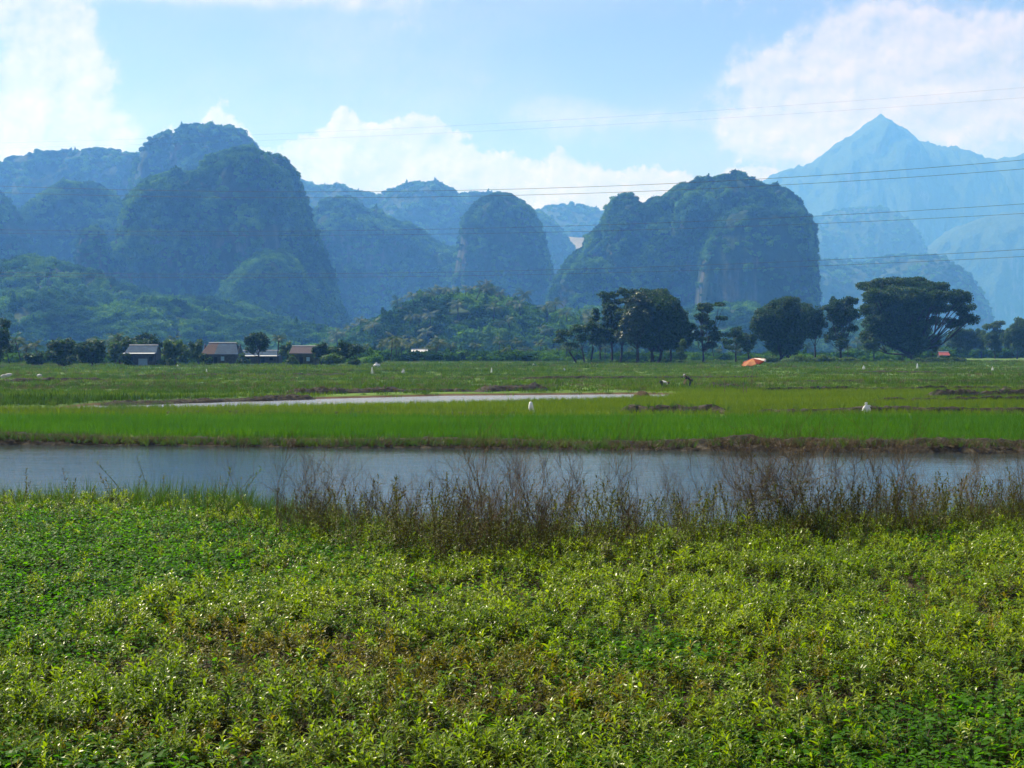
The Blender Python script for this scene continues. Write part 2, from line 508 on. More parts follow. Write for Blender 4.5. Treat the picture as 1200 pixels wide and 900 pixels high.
def leaf_cloud(mb, C, rad, n, size, r, up=0.35, shell=0.55):
    """n leaf faces through an ellipsoid, more of them near its surface"""
    d = r.normal(size=(n, 3)); d /= np.linalg.norm(d, axis=1)[:,None]
    rr = (shell + (1-shell)*r.random(n))**1.0 * np.where(r.random(n) < .2, r.random(n), 1)
    P = np.asarray(C) + d*rr[:,None]*np.asarray(rad)
    nrm = r.normal(size=(n, 3)) + d*0.7 + np.array([0, 0, up*2]); nrm /= np.linalg.norm(nrm, axis=1)[:,None]
    a = np.cross(nrm, r.normal(size=(n, 3))); a /= np.linalg.norm(a, axis=1)[:,None]
    b = np.cross(nrm, a)
    s = (size*r.uniform(.6, 1.3, n))[:,None]
    V = np.stack([P - a*s*.6, P - b*s*.33 + nrm*s*.08, P + a*s*.6, P + b*s*.33 + nrm*s*.08], 1).reshape(-1, 3)
    q = np.arange(4*n).reshape(n, 4)
    mb.add(V, q)


def make_crown(i, kind='round'):
    """a forest tree seen from afar: unit radius"""
    r = np.random.default_rng(900+i)
    mb = MB()
    if kind == 'round':
        leaf_cloud(mb, (0, 0, 0), (.75, .75, .6), 110, .34, r)
        for k in range(7):
            a = k*2.4 + r.uniform(-.4, .4); e = r.uniform(-.2, 1.1)
            c = np.array([math.cos(a)*math.cos(e), math.sin(a)*math.cos(e), math.sin(e)*.8])*.55
            leaf_cloud(mb, c, np.array([.42, .42, .32])*r.uniform(.8, 1.2), 60, .22, r)
    elif kind == 'tall':
        for k in range(7):
            z = -0.6 + k*0.28; w = .55*math.sin(math.pi*(0.2+0.75*(k/6)))
            leaf_cloud(mb, (r.normal(0, .12), r.normal(0, .12), z), (w, w, .3), 70, .24, r)
    else:
        for k in range(9):
            a = r.uniform(0, 6.28); q = math.sqrt(r.random())*.75
            leaf_cloud(mb, (q*math.cos(a), q*math.sin(a), r.uniform(-.25, .4)*(1-q*.5)), (.38, .38, .2), 60, .22, r, .6)
    return mb.mesh('crown', [M['forest']])


def palm_fronds(mb, C, n, L, r, rows=6):
    for k in range(n):
        az = k*2.39996 + r.uniform(-.3, .3); el = r.uniform(-.1, 1.25); dr = r.uniform(1.1, 2.0)
        t = np.linspace(0, 1, rows); e = el - dr*t
        st = L/(rows-1)
        rr = np.concatenate([[0], np.cumsum(np.cos(e[:-1])*st)]); z = np.concatenate([[0], np.cumsum(np.sin(e[:-1])*st)])
        d = np.array([math.cos(az), math.sin(az), 0]); s = np.array([-math.sin(az), math.cos(az), 0])
        mid = np.asarray(C) + rr[:,None]*d + z[:,None]*np.array([0,0,1.0])
        for sgn in (1, -1):
            for i in range(rows-1):
                for f in (0, .5):
                    p = mid[i]*(1-f) + mid[i+1]*f; p2 = p + (mid[i+1]-mid[i])*.32
                    w = L*.26*math.sin(math.pi*(0.12+0.8*(i+f)/(rows-1)))
                    tip = (p+p2)/2 + s*sgn*w + (mid[i+1]-mid[i])*.4 - np.array([0, 0, w*.55])
                    mb.add([p, p2, tip + (p2-p)*.12, tip - (p2-p)*.12], [[0, 1, 2, 3]])


def make_palm(i):
    r = random.Random(1200+i)
    st, lf = MB(), MB()
    h = r.uniform(1.2, 1.7)
    st.tube([[0,0,-.8], [.05,.02,h*.3], [.1,.05,h]], [.06, .045, .04], 5)
    palm_fronds(lf, (.1, .05, h), 15, 1.0, r)
    return two_mat_mesh('palm', [st, lf], [M['bark'], M['palm']])


proto_set('shoot', [make_shoot(i) for i in range(8)])
proto_set('shoot_brown', [make_shoot(20+i, .2, .36, 13, 'brown', .9, 'olive') for i in range(6)])
proto_set('creeper', [make_creeper(i) for i in range(7)])
proto_set('weed', [make_shoot(40+i, .55, 1.0, 26, 'weed', .9, None) for i in range(6)])
proto_set('bank_grass', [make_tuft(i, 26, .35, .85, .011, M['grass'], .09, 1.3) for i in range(5)])
proto_set('rice', [make_tuft(20+i, 14, .28, .46, .011, M['rice'], .05, .9, 3) for i in range(5)])
proto_set('rice_pale', [make_tuft(30+i, 13, .22, .38, .013, M['rice_pale'], .08, .9, 3) for i in range(5)])
proto_set('field', [make_tuft(40+i, 26, .12, .34, .035, M['field'], .45, .9, 3) for i in range(6)])
proto_set('straw', [make_tuft(60+i, 24, .12, .42, .012, M['straw'], .15, 1.8, 3) for i in range(4)])
proto_set('crown', [make_crown(i, 'round') for i in range(4)] + [make_crown(10, 'tall'), make_crown(11, 'flat'), make_crown(12, 'flat')] + [make_palm(i) for i in range(2)])

# ------------------------------------------------------------------ terrain
CH_LO = np.array([[-27.5, 81], [-23, 82.5], [-11.7, 87.5], [-4.2, 91.5], [5.7, 98], [11.3, 102], [13.6, 111.5]])
CH_UP = np.array([[-27.5, 90], [-26.6, 92.7], [-22.4, 97], [-12.6, 104], [-5.3, 110], [10, 114], [13.6, 112.2]])


def pond_near(x): return np.interp(x, [-30, -14, -10, -6.5, -4.5, -2, 1.5, 3.5, 6, 8.5, 12, 30], [32.5, 31.8, 31.4, 30.8, 27.6, 26.4, 26, 26, 27.2, 27.8, 29.4, 31]) + 1.2*(fbm2(x, 0*np.asarray(x), .25, 1, 3, 5)-.5)
def pond_far(x): return 51.5 - 0.131*np.clip(x, -45, 45) + 0.8*(fbm2(x, 0*np.asarray(x), .3, 1, 3, 6)-.5)


def ground_z(x, y):
    x = np.asarray(x, float); y = np.asarray(y, float)
    z = 0.16*(fbm2(x, y, .35, .35, 3, 2)-.5)*sstep(140, 60, y) + 0.10*(fbm2(x, y, .03, .12, 3, 3)-.5)
    pond = sstep(pond_near(x)-1.0, pond_near(x)+1.2, y)*sstep(pond_far(x)+.35, pond_far(x)-.6, y)
    z = z*(1-pond) - 0.7*pond
    lo = np.interp(x, CH_LO[:,0], CH_LO[:,1]); up = np.interp(x, CH_UP[:,0], CH_UP[:,1])
    inside = (x > -27.5) & (x < 13.6)
    ch = np.where(inside, sstep(lo-.9, lo+.3, y)*sstep(up+.9, up-.3, y)*sstep(-28.2, -26.5, x)*sstep(14, 12.8, x), 0)
    return z*(1-ch) - 0.6*ch


def grid_mesh(xs, ys, zf):
    X, Y = np.meshgrid(xs, ys)
    V = np.stack([X, Y, zf(X, Y)], -1).reshape(-1, 3)
    nx, ny = len(xs), len(ys)
    i = np.arange(ny-1)[:,None]*nx; j = np.arange(nx-1)[None,:]
    q = np.stack([i+j, i+j+1, i+nx+j+1, i+nx+j], -1).reshape(-1, 4)
    return V, q


gx = np.concatenate([-np.geomspace(60, 8000, 26)[::-1], np.arange(-59.4, 59.5, .6), np.geomspace(60, 8000, 26)])
gy = np.concatenate([np.linspace(-250, -2, 10), np.arange(0, 130, .4), np.geomspace(130, 9000, 44)])
V, q = grid_mesh(gx, gy, ground_z)
g = link('ground', np_mesh('ground', V, [q], [M['ground']], None, True))
tag(g, 'flat green plain of fields and weedy ground reaching to the hills', None, None, 'structure')

for nm, x0, x1, y0, y1, mt, lb in (('water', -75, 75, 22, 60, 'water', 'shallow brown pond across the view behind the weeds'),
                                   ('water', -28.5, 14.5, 76, 116, 'water_far', 'narrow pale strip of open water between the fields')):
    V, q = grid_mesh(np.linspace(x0, x1, 9), np.linspace(y0, y1, 5), lambda X, Y: X*0 - 0.2)
    tag(link(nm, np_mesh(nm, V, [q], [M[mt]])), lb, None, None, 'structure')


def bank(name, path, w, h, label, seed=0, rough=.5, step=.25, mat='mud', hf=None):
    """a ridge of clods along a path of (x, y)"""
    path = np.asarray(path, float)
    s = np.concatenate([[0], np.cumsum(np.linalg.norm(np.diff(path, axis=0), axis=1))])
    u = np.arange(0, s[-1], step)
    px, py = np.interp(u, s, path[:,0]), np.interp(u, s, path[:,1])
    T = np.stack([np.gradient(px), np.gradient(py)], -1); T /= np.linalg.norm(T, axis=1)[:,None]
    N = np.stack([-T[:,1], T[:,0]], -1)
    k = 13; t = np.linspace(-1, 1, k)
    prof = (1 - np.abs(t)**2.6)
    hh = h*(0.55 + 0.9*fbm2(px, py, .25, .25, 3, seed)) if hf is None else hf(px)*(0.6 + 0.8*fbm2(px, py, .35, .35, 3, seed))
    fade = np.minimum(1, np.minimum(u, s[-1]-u)/1.5)
    X = px[:,None] + N[:,0:1]*t*w; Y = py[:,None] + N[:,1:2]*t*w
    Z = ground_z(X, Y) - .04
    Pn = np.stack([X, Y, Z*0+.3], -1)
    ro = (fbm(Pn*1.7, 4, seed+3)-.5)*rough + (fbm(Pn*5, 2, seed+9)-.5)*rough*.5
    Zt = np.maximum(Z, -.32) + (hh*fade)[:,None]*prof*(1+ro*1.6)
    Y = Y + ro*.25*w
    V = np.stack([X, Y, Zt], -1).reshape(-1, 3)
    i = np.arange(len(u)-1)[:,None]*k; j = np.arange(k-1)[None,:]
    q = np.stack([i+j, i+j+1, i+k+j+1, i+k+j], -1).reshape(-1, 4)
    o = link(name, np_mesh(name, V, [q], [M[mat]], None, False))
    tag(o, label, None, None, 'structure')
    top = np.stack([px, py, np.maximum(ground_z(px, py), -.3) + hh*fade*.9], -1)
    return top


xs = np.arange(-48, 48, .5)
top1 = bank('mud_bank', np.stack([xs, pond_far(xs)+.05], -1), .7, .4, 'long dark mud bank along the far side of the pond', 3, .7, .16,
            hf=lambda x: .16 + .15*sstep(3.5, 9, x) + .07*sstep(-13, -18, x))
tops = [top1]
BUNDS = [  # far field banks: photo (x0, y0, x1, y1), half width, height
    (-80, 484, 640, 484.5, .35, .14), (715, 484, 860, 484, .55, .5), (870, 484, 1280, 485, .35, .36),
    (112, 472, 372, 464.5, .8, .42), (330, 462.5, 480, 459, .8, .45), (470, 459, 560, 459, .5, .3), (555, 459.5, 640, 457, .9, .5),
    (820, 455, 880, 455, 1.0, .45), (1080, 467, 1290, 464.5, .7, .55), (-60, 449, 130, 446, .6, .35), (1010, 471, 1260, 470.5, .3, .36),
    (880, 459, 1260, 457, .3, .34), (600, 444, 900, 443, .4, .3), (150, 441, 420, 440, .5, .35), (1000, 437, 1120, 437, .8, .3), (930, 448, 1200, 446, .4, .25)]
for k, (x0, y0, x1, y1, w, h) in enumerate(BUNDS):
    a, b = at(x0, y0, gd(y0)), at(x1, y1, gd(y1))
    n = 14
    P = np.stack([np.linspace(a[0], b[0], n), np.linspace(a[1], b[1], n) + rng.normal(0, .25, n)], -1)
    tops.append(bank('field_bank', P, w, h, 'low ridge of turned soil between the fields', 20+k, .7, .3 if a[1] < 130 else .6))


# ------------------------------------------------------------------ ground cover
def wedge(n, y0, y1, k=.40, m=4, p=1.0):
    """points over the part of the plain the camera and its neighbours can see"""
    y = y0 + (y1-y0)*rng.random(n)**p
    x = rng.uniform(-1, 1, n)*(k*y + m)
    return x, y


def thin(dens, x, y):
    k = rng.random(len(x)) < dens
    return x[k], y[k]


def gauss(x, y, cx, cy, sx, sy): return np.exp(-((x-cx)/sx)**2 - ((y-cy)/sy)**2)


def green_mask(x, y):
    """where the low creeping plant rules and the olive shoots give way to it"""
    g = 1.3*gauss(x, y, -7.5, 23.5, 5.5, 6.0) + .8*gauss(x, y, -8, 17, 3, 3.0) + 1.0*gauss(x, y, 5.0, 10.3, 4.5, 2.2) + .9*gauss(x, y, -1.5, 9.6, 6, 1.0)
    g += .7*gauss(x, y, 1.4, 15.3, 1.2, 1.2) + .7*gauss(x, y, 6, 12, 2.5, 2.0) + .6*gauss(x, y, 10.5, 24, 4, 4) + .5*gauss(x, y, -4.5, 10.4, 1.5, 1.5)
    return np.clip(g + 1.1*(fbm2(x, y, .45, .45, 4, 41)-.5), 0, 1)


x, y = wedge(36000, 8.3, 31.5)
k = y < pond_near(x)-.2; x, y = x[k], y[k]
x, y = thin(sstep(.95, .25, green_mask(x, y))*.85 + .15, x, y)
x, y = thin(.30 + .70*sstep(.33, .50, fbm2(x, y, 1.1, 1.1, 3, 77)), x, y)
hs = (.60 + .80*fbm2(x, y, .7, .7, 3, 12) * (1 - .35*green_mask(x, y)))*rng.choice([.5, .62, .72, .82, .92, 1.1], len(x), p=[.2, .22, .22, .18, .13, .05])*rng.uniform(.9, 1.1, len(x))
bm = .95*gauss(x, y, 0, 13.3, 1.6, 1.2) + .8*gauss(x, y, -1.6, 14.6, 1.8, 1.0) + .7*gauss(x, y, 2.6, 14.2, 1.2, 1.2) + .7*gauss(x, y, -3.4, 15.6, 1.6, 1.2) + .5*gauss(x, y, -2.6, 11.6, 1.5, .6) + .5*gauss(x, y, 6, 17, 1.5, 1.5)
isb = rng.random(len(x)) < np.clip(bm*1.05 + .8*(fbm2(x, y, .8, .8, 3, 66)-.58), 0, .85)
P = np.stack([x, y, ground_z(x, y)], -1)
scatter('olive_weeds', P[~isb], 'shoot', hs[~isb], .24, label='dense olive green leafy weeds filling the near ground', cat='weeds')
scatter('browned_weeds', P[isb], 'shoot_brown', hs[isb], .28, label='browned dull weeds in patches among the olive green ones', cat='weeds')
x, y = wedge(44000, 8.3, 31.5)
k = y < pond_near(x)-.2; x, y = x[k], y[k]
x, y = thin(.12 + .88*sstep(.2, .65, green_mask(x, y)), x, y)
scatter('creeping_plants', np.stack([x, y, ground_z(x, y)+.02], -1), 'creeper', rng.uniform(.6, 1.1, len(x)), .2,
        label='bright green low creeping plants among the olive weeds', cat='ground cover')
x, y = wedge(1500, 8.5, 29)
x, y = thin(.25 + .75*sstep(.5, .65, fbm2(x, y, .6, .6, 3, 52)), x, y)
scatter('grass_blades', np.stack([x, y, ground_z(x, y)], -1), 'bank_grass', rng.uniform(.3, .62, len(x)), .35, label='stray blades of grass poking through the near weeds', cat='grass')
# dark belt of taller weeds under the dry shrubs
x, y = wedge(9000, 21.0, 31.0)
X0 = x/np.maximum(y, 1)*F + CX
e = pond_near(x)
d = sstep(-4.5, -2.6, y-e)*sstep(.1, -.5, y-e)*(.05 + .70*sstep(260, 440, X0))*(.30 + .80*sstep(.42, .62, fbm2(x, y, .7, .5, 3, 8)))
d = np.maximum(d, .9*gauss(X0, y, 545, 22.6, 120, 1.6))
d = np.maximum(d, .10*sstep(.55, .75, fbm2(x, y, 1.2, .8, 2, 31)))
x, y = thin(d, x, y)
scatter('tall_weeds', np.stack([x, y, ground_z(x, y)], -1), 'weed', rng.uniform(.45, 1.0, len(x))*(1 + .22*sstep(380, 460, x/np.maximum(y, 1)*F + CX)), .24,
        label='dark leafy weeds standing in a belt along the pond edge', cat='weeds')
x, y = wedge(13000, 22.0, 33.0)
e = pond_near(x)
X0 = x/np.maximum(y, 1)*F + CX
x, y = thin(sstep(-2.6, -.4, y-e)*sstep(1.1, .4, y-e)*(1-.7*sstep(330, 460, X0)*sstep(960, 860, X0))*(.35 + .65*sstep(.4, .6, fbm2(x, y, .4, .4, 3, 15))), x, y)
scatter('bank_grass', np.stack([x, y, np.maximum(ground_z(x, y), -.22)], -1), 'bank_grass', rng.uniform(.45, 1.0, len(x))*np.where(x < -3, 1.15, .9), .2,
        label='long grass along the near edge of the pond', cat='grass')
# rice
gxx, gyy = np.meshgrid(np.arange(-40, 40, .2), np.arange(46, 75, .2))
x = (gxx + rng.normal(0, .06, gxx.shape)).ravel(); y = (gyy + rng.normal(0, .06, gyy.shape)).ravel()
k = (y > pond_far(x)+1.0) & (y < 68.5 + 0*x) & (np.abs(x) < .4*y+6)
x, y = x[k], y[k]
scatter('rice_field', np.stack([x, y, ground_z(x, y)], -1), 'rice', rng.uniform(.85, 1.25, len(x))*(.70+.6*fbm2(x, y, .55, .55, 3, 4)), .14,
        label='bright green rice growing behind the pond bank', cat='rice')
gxx, gyy = np.meshgrid(np.arange(-60, 60, .32), np.arange(72, 118, .34))
x = (gxx + rng.normal(0, .1, gxx.shape)).ravel(); y = (gyy + rng.normal(0, .1, gyy.shape)).ravel()
lo = np.interp(x, CH_LO[:,0], CH_LO[:,1]) - 2.5
k = np.where(x < -20, y < 80, np.where(x > 11, y < 117, y < lo)) & (np.abs(x) < .4*y+8)
x, y = x[k], y[k]
scatter('young_rice', np.stack([x, y, ground_z(x, y)], -1), 'rice_pale', rng.uniform(.8, 1.3, len(x)), .1,
        label='yellow green young rice between the bright rice and the water', cat='rice')
# far fields
n = 42000
y = 84*(440/84)**rng.random(n); x = rng.uniform(-1, 1, n)*(.40*y+10)
lo = np.interp(x, CH_LO[:,0], CH_LO[:,1]); up = np.interp(x, CH_UP[:,0], CH_UP[:,1])
k = ~((x > -28) & (x < 14) & (y > lo-.3) & (y < up+.4)) & ~((x > -18) & (y < lo+.8) & (x < 12)) & ~((x >= 12) & (y < 116))
k &= rng.random(n) < (.25 + .75*sstep(.35, .55, fbm2(x, y, .05, .16, 3, 19)))
x, y = x[k], y[k]
sc_ = rng.uniform(.6, 1.4, len(x))*(1 + .9*sstep(.6, .75, fbm2(x, y, .06, .2, 3, 23)))*(1+.5*sstep(120, 350, y))
scatter('field_grass', np.stack([x, y, ground_z(x, y)], -1), 'field', sc_, .12, label='patchy grass and young crops over the far fields', cat='grass', squash=.9)
n = 17000
y = 100*(430/100)**rng.random(n); x = rng.uniform(-1, 1, n)*(.40*y+10)
lo = np.interp(x, CH_LO[:,0], CH_LO[:,1]); up = np.interp(x, CH_UP[:,0], CH_UP[:,1])
k = ~((x > -28) & (x < 14) & (y > lo-.3) & (y < up+1.4)) & (y > 112+.0*x) & (fbm2(x, y, .022, .13, 4, 63) > .535)
x, y = x[k], y[k]
scatter('dry_patches', np.stack([x, y, ground_z(x, y)], -1), 'straw', rng.uniform(.8, 1.7, len(x))*(.8+y/260), .6, label='brown dry patches of stubble in the far fields', cat='stubble', squash=.5)
n = 12000
y = 88*(420/88)**rng.random(n); x = rng.uniform(-1, 1, n)*(.40*y+10)
lo = np.interp(x, CH_LO[:,0], CH_LO[:,1]); up = np.interp(x, CH_UP[:,0], CH_UP[:,1])
k = ~((x > -28) & (x < 14) & (y > lo-.3) & (y < up+.8)) & ~((x > -20) & (y < 118)) & (fbm2(x, y, .03, .22, 4, 64) > .56)
x, y = x[k], y[k]
scatter('rough_grass', np.stack([x, y, ground_z(x, y)], -1), 'bank_grass', rng.uniform(.35, .9, len(x))*(.7+y/300), .3, label='darker rough grass in streaks along the field edges', cat='grass', squash=.7)
# grass and straw on the banks
T1 = top1
def along(T, n, dy):
    i = rng.integers(0, len(T), n)
    return T[i] + np.stack([rng.uniform(-.1, .1, n), rng.normal(0, dy, n), rng.uniform(-.12, 0, n)], -1)
P = along(T1, 7000, .5)
P = P[rng.random(len(P)) < np.where(P[:,0] < 4, .95, .30)]
P2 = np.vstack([along(t, max(60, int(len(t)*1.2)), .35) for t in tops[1:]])
scatter('bank_turf', np.vstack([P, P2]), 'bank_grass', np.concatenate([rng.uniform(.25, .6, len(P)), rng.uniform(.3, .75, len(P2))]), .5,
        label='short rough grass growing over the banks between the fields', cat='grass')
P = np.vstack([along(T1, 2600, .42)] + [along(t, int(len(t)*.9), .4) for t in tops[4:9]])
scatter('dry_straw', P, 'straw', rng.uniform(.5, 1.1, len(P)), .7, label='dry brown straw and roots hanging on the mud banks', cat='straw')
# rank green growth left of the narrow water
x = rng.uniform(-46, -14, 4200); y = rng.uniform(73, 99, 4200)
lo = np.interp(x, CH_LO[:,0], CH_LO[:,1])
k = (((y < lo-.4) & (y > 73+4*fbm2(x, y, .2, .2, 2, 3)) & (x < -20)) | (x < -27.5)) & (fbm2(x, y, .12, .3, 3, 29) > .42)
x, y = x[k], y[k]
x2 = np.linspace(-26, 13, 700); y2 = np.interp(x2, CH_LO[:,0], CH_LO[:,1]) - .6 + rng.normal(0, .25, 700)
x, y = np.concatenate([x, x2]), np.concatenate([y, y2])
scatter('rank_grass', np.stack([x, y, np.maximum(ground_z(x, y), -.2)], -1), 'bank_grass', np.where(np.arange(len(x)) >= len(x)-700, rng.uniform(.15, .42, len(x)), rng.uniform(.4, .8, len(x))), .2,
        label='rank dark grass along the near side of the narrow water', cat='grass')

# ------------------------------------------------------------------ dry shrubs
def make_shrub(seed, h, n, wide, leaves):
    r = random.Random(seed); g = np.random.default_rng(seed)
    st, lf = MB(), MB()
    def grow(p, d, L, rad, depth):
        k = 5; P = [np.array(p, float)]; d = np.array(d, float)
        for i in range(k):
            d = d + g.normal(0, .20, 3) + np.array([0, 0, .02]); d /= np.linalg.norm(d)
            P.append(P[-1] + d*L/k)
        st.tube(P, np.linspace(rad, rad*.45, k+1), 3)
        if depth == 0: return P
        for i in range(1, k+1):
            for _ in range(3 if depth > 1 else 2):
                if r.random() < .95:
                    a = g.normal(0, 1, 3); a[2] = abs(a[2])*.8 + .5; a /= np.linalg.norm(a)
                    grow(P[i], d*.6 + a*.65, L*r.uniform(.28, .55), rad*.5, depth-1)
        return P
    for s in range(n):
        a = r.uniform(0, 6.28); q = wide*r.uniform(.1, .55)
        P = grow((q*math.cos(a)*.4, q*math.sin(a)*.4, -.05), (q*math.cos(a), q*math.sin(a), 1), h*r.uniform(.75, 1.05), .0052, 2)
        for i in range(leaves*5):
            u = r.uniform(.05, .95); p = np.array(P[min(4, int(u*5))]) + g.normal(0, .08, 3)
            L = r.uniform(.04, .09)
            leaf(lf, p, r.uniform(0, 6.28), r.uniform(-.1, .9), L, L*.26, r.uniform(.3, 1.3), r.uniform(-.4, .4), 4)
    return st, lf


SHRUB = []
for i, (h, n, w, lv) in enumerate([(1.7, 6, .7, 16), (1.45, 5, .9, 12), (1.55, 7, .8, 20), (1.6, 3, .6, 8), (1.3, 6, 1.0, 14), (1.75, 2, .5, 5)]):
    st, lf = make_shrub(60+i, h, n, w, lv)
    SHRUB.append((st.mesh('shrub_stems', [M['twig']]), lf.mesh('shrub_leaves', [M['weed']])))


def place_shrub(px, base_y, kind, s, label, group=None, rz=None):
    dd = gd(base_y, .05); p = at(px, base_y, dd); p[2] = float(ground_z(p[0], p[1]))
    root = empty('dry_shrub', p, random.uniform(0, 6.28) if rz is None else rz)
    root.scale = (s, s, s)
    tag(root, label, 'shrub', group)
    link('stems', SHRUB[kind][0], root); link('leaves', SHRUB[kind][1], root)
    return root


SG = 'dry shrubs along the near edge of the pond'
SL = 'twiggy brown half bare shrub in the belt along the near edge of the pond'
for px, by, kind, s in [(372, 628, 0, .85), (395, 640, 2, .82), (432, 632, 1, 1.0), (458, 650, 0, .9), (482, 640, 2, 1.0), (505, 655, 4, 1.1), (566, 648, 1, 1.0),
                        (590, 662, 2, .85), (618, 645, 4, 1.05), (648, 655, 1, .9), (672, 640, 2, .85), (694, 632, 3, .95), (765, 640, 4, .8), (792, 628, 0, .95), (815, 622, 2, 1.0), (838, 630, 0, .95),
                        (862, 625, 1, 1.05), (888, 630, 2, .95), (912, 622, 0, .85), (938, 628, 2, 1.05), (955, 635, 0, 1.0), (982, 622, 4, 1.0), (1008, 628, 1, .95), (1062, 622, 4, 1.0), (1080, 632, 2, .75),
                        (1118, 612, 1, .8), (1150, 625, 4, 1.0), (1178, 618, 2, .85), (1205, 625, 0, .9), (345, 632, 4, .7), (1240, 622, 1, 1.0), (420, 655, 3, .8), (540, 668, 4, .8), (720, 652, 4, .7)]:
    place_shrub(px, by, kind, s*random.choice([.75, .9, 1.02, 1.12, 1.2]), SL, SG)
place_shrub(545, 660, 0, 1.12, 'tallest dense dry shrub, its twigs reaching the far bank in front of the pond')
place_shrub(737, 640, 3, 1.0, 'lone dark upright dry shrub with spreading twigs against bright water')
place_shrub(1042, 640, 5, 1.05, 'tall thin dark dry shrub near a gap where the blue pond shows')
place_shrub(320, 642, 5, .98, 'single slender dry stalk apart from the shrub belt, before the grassy bank')


# green arching stalks over the water at the left
def stalk(px, base_y, lean, h, label):
    dd = gd(base_y); p = at(px, base_y, dd); p[2] = max(-.2, float(ground_z(p[0], p[1])))
    st, lf = MB(), MB(); r = random.Random(int(px))
    t = np.linspace(0, 1, 8)
    P = np.stack([lean*t**1.4, .1*t, h*t], -1); st.tube(P, np.linspace(.012, .003, 8), 4)
    for k in range(22):
        u = .25+.75*k/21; q_ = np.array([np.interp(u, t, P[:,j]) for j in range(3)])
        L = r.uniform(.10, .18); leaf(lf, q_, r.uniform(0, 6.28), r.uniform(.1, 1), L, L*.16, r.uniform(.3, 1.2), 0, 4)
    root = empty('weed_stalk', p); tag(root, label, 'weed', 'green stalks leaning over the pond')
    st.build('stem', M['weed'], root); lf.build('leaves', M['grass'], root)


for a in [(150, 582, -.8, 1.0, 'thin green stalk leaning left over the water above the grassy bank'), (176, 583, -.35, 1.15, 'upright leafy green stalk beside a leaning one over dark water'),
          (262, 585, .15, .9, 'short feathery green stalk standing before the dark water near a slender dry stalk'), (280, 583, .5, .85, 'green stalk bending right at the grassy bank edge')]:
    stalk(*a)

exec_trees = True
# ------------------------------------------------------------------ hills
def densify(P, n):
    P = np.asarray(P, float)
    x = np.linspace(P[0,0], P[-1,0], n)
    return x, np.interp(x, P[:,0], P[:,1])


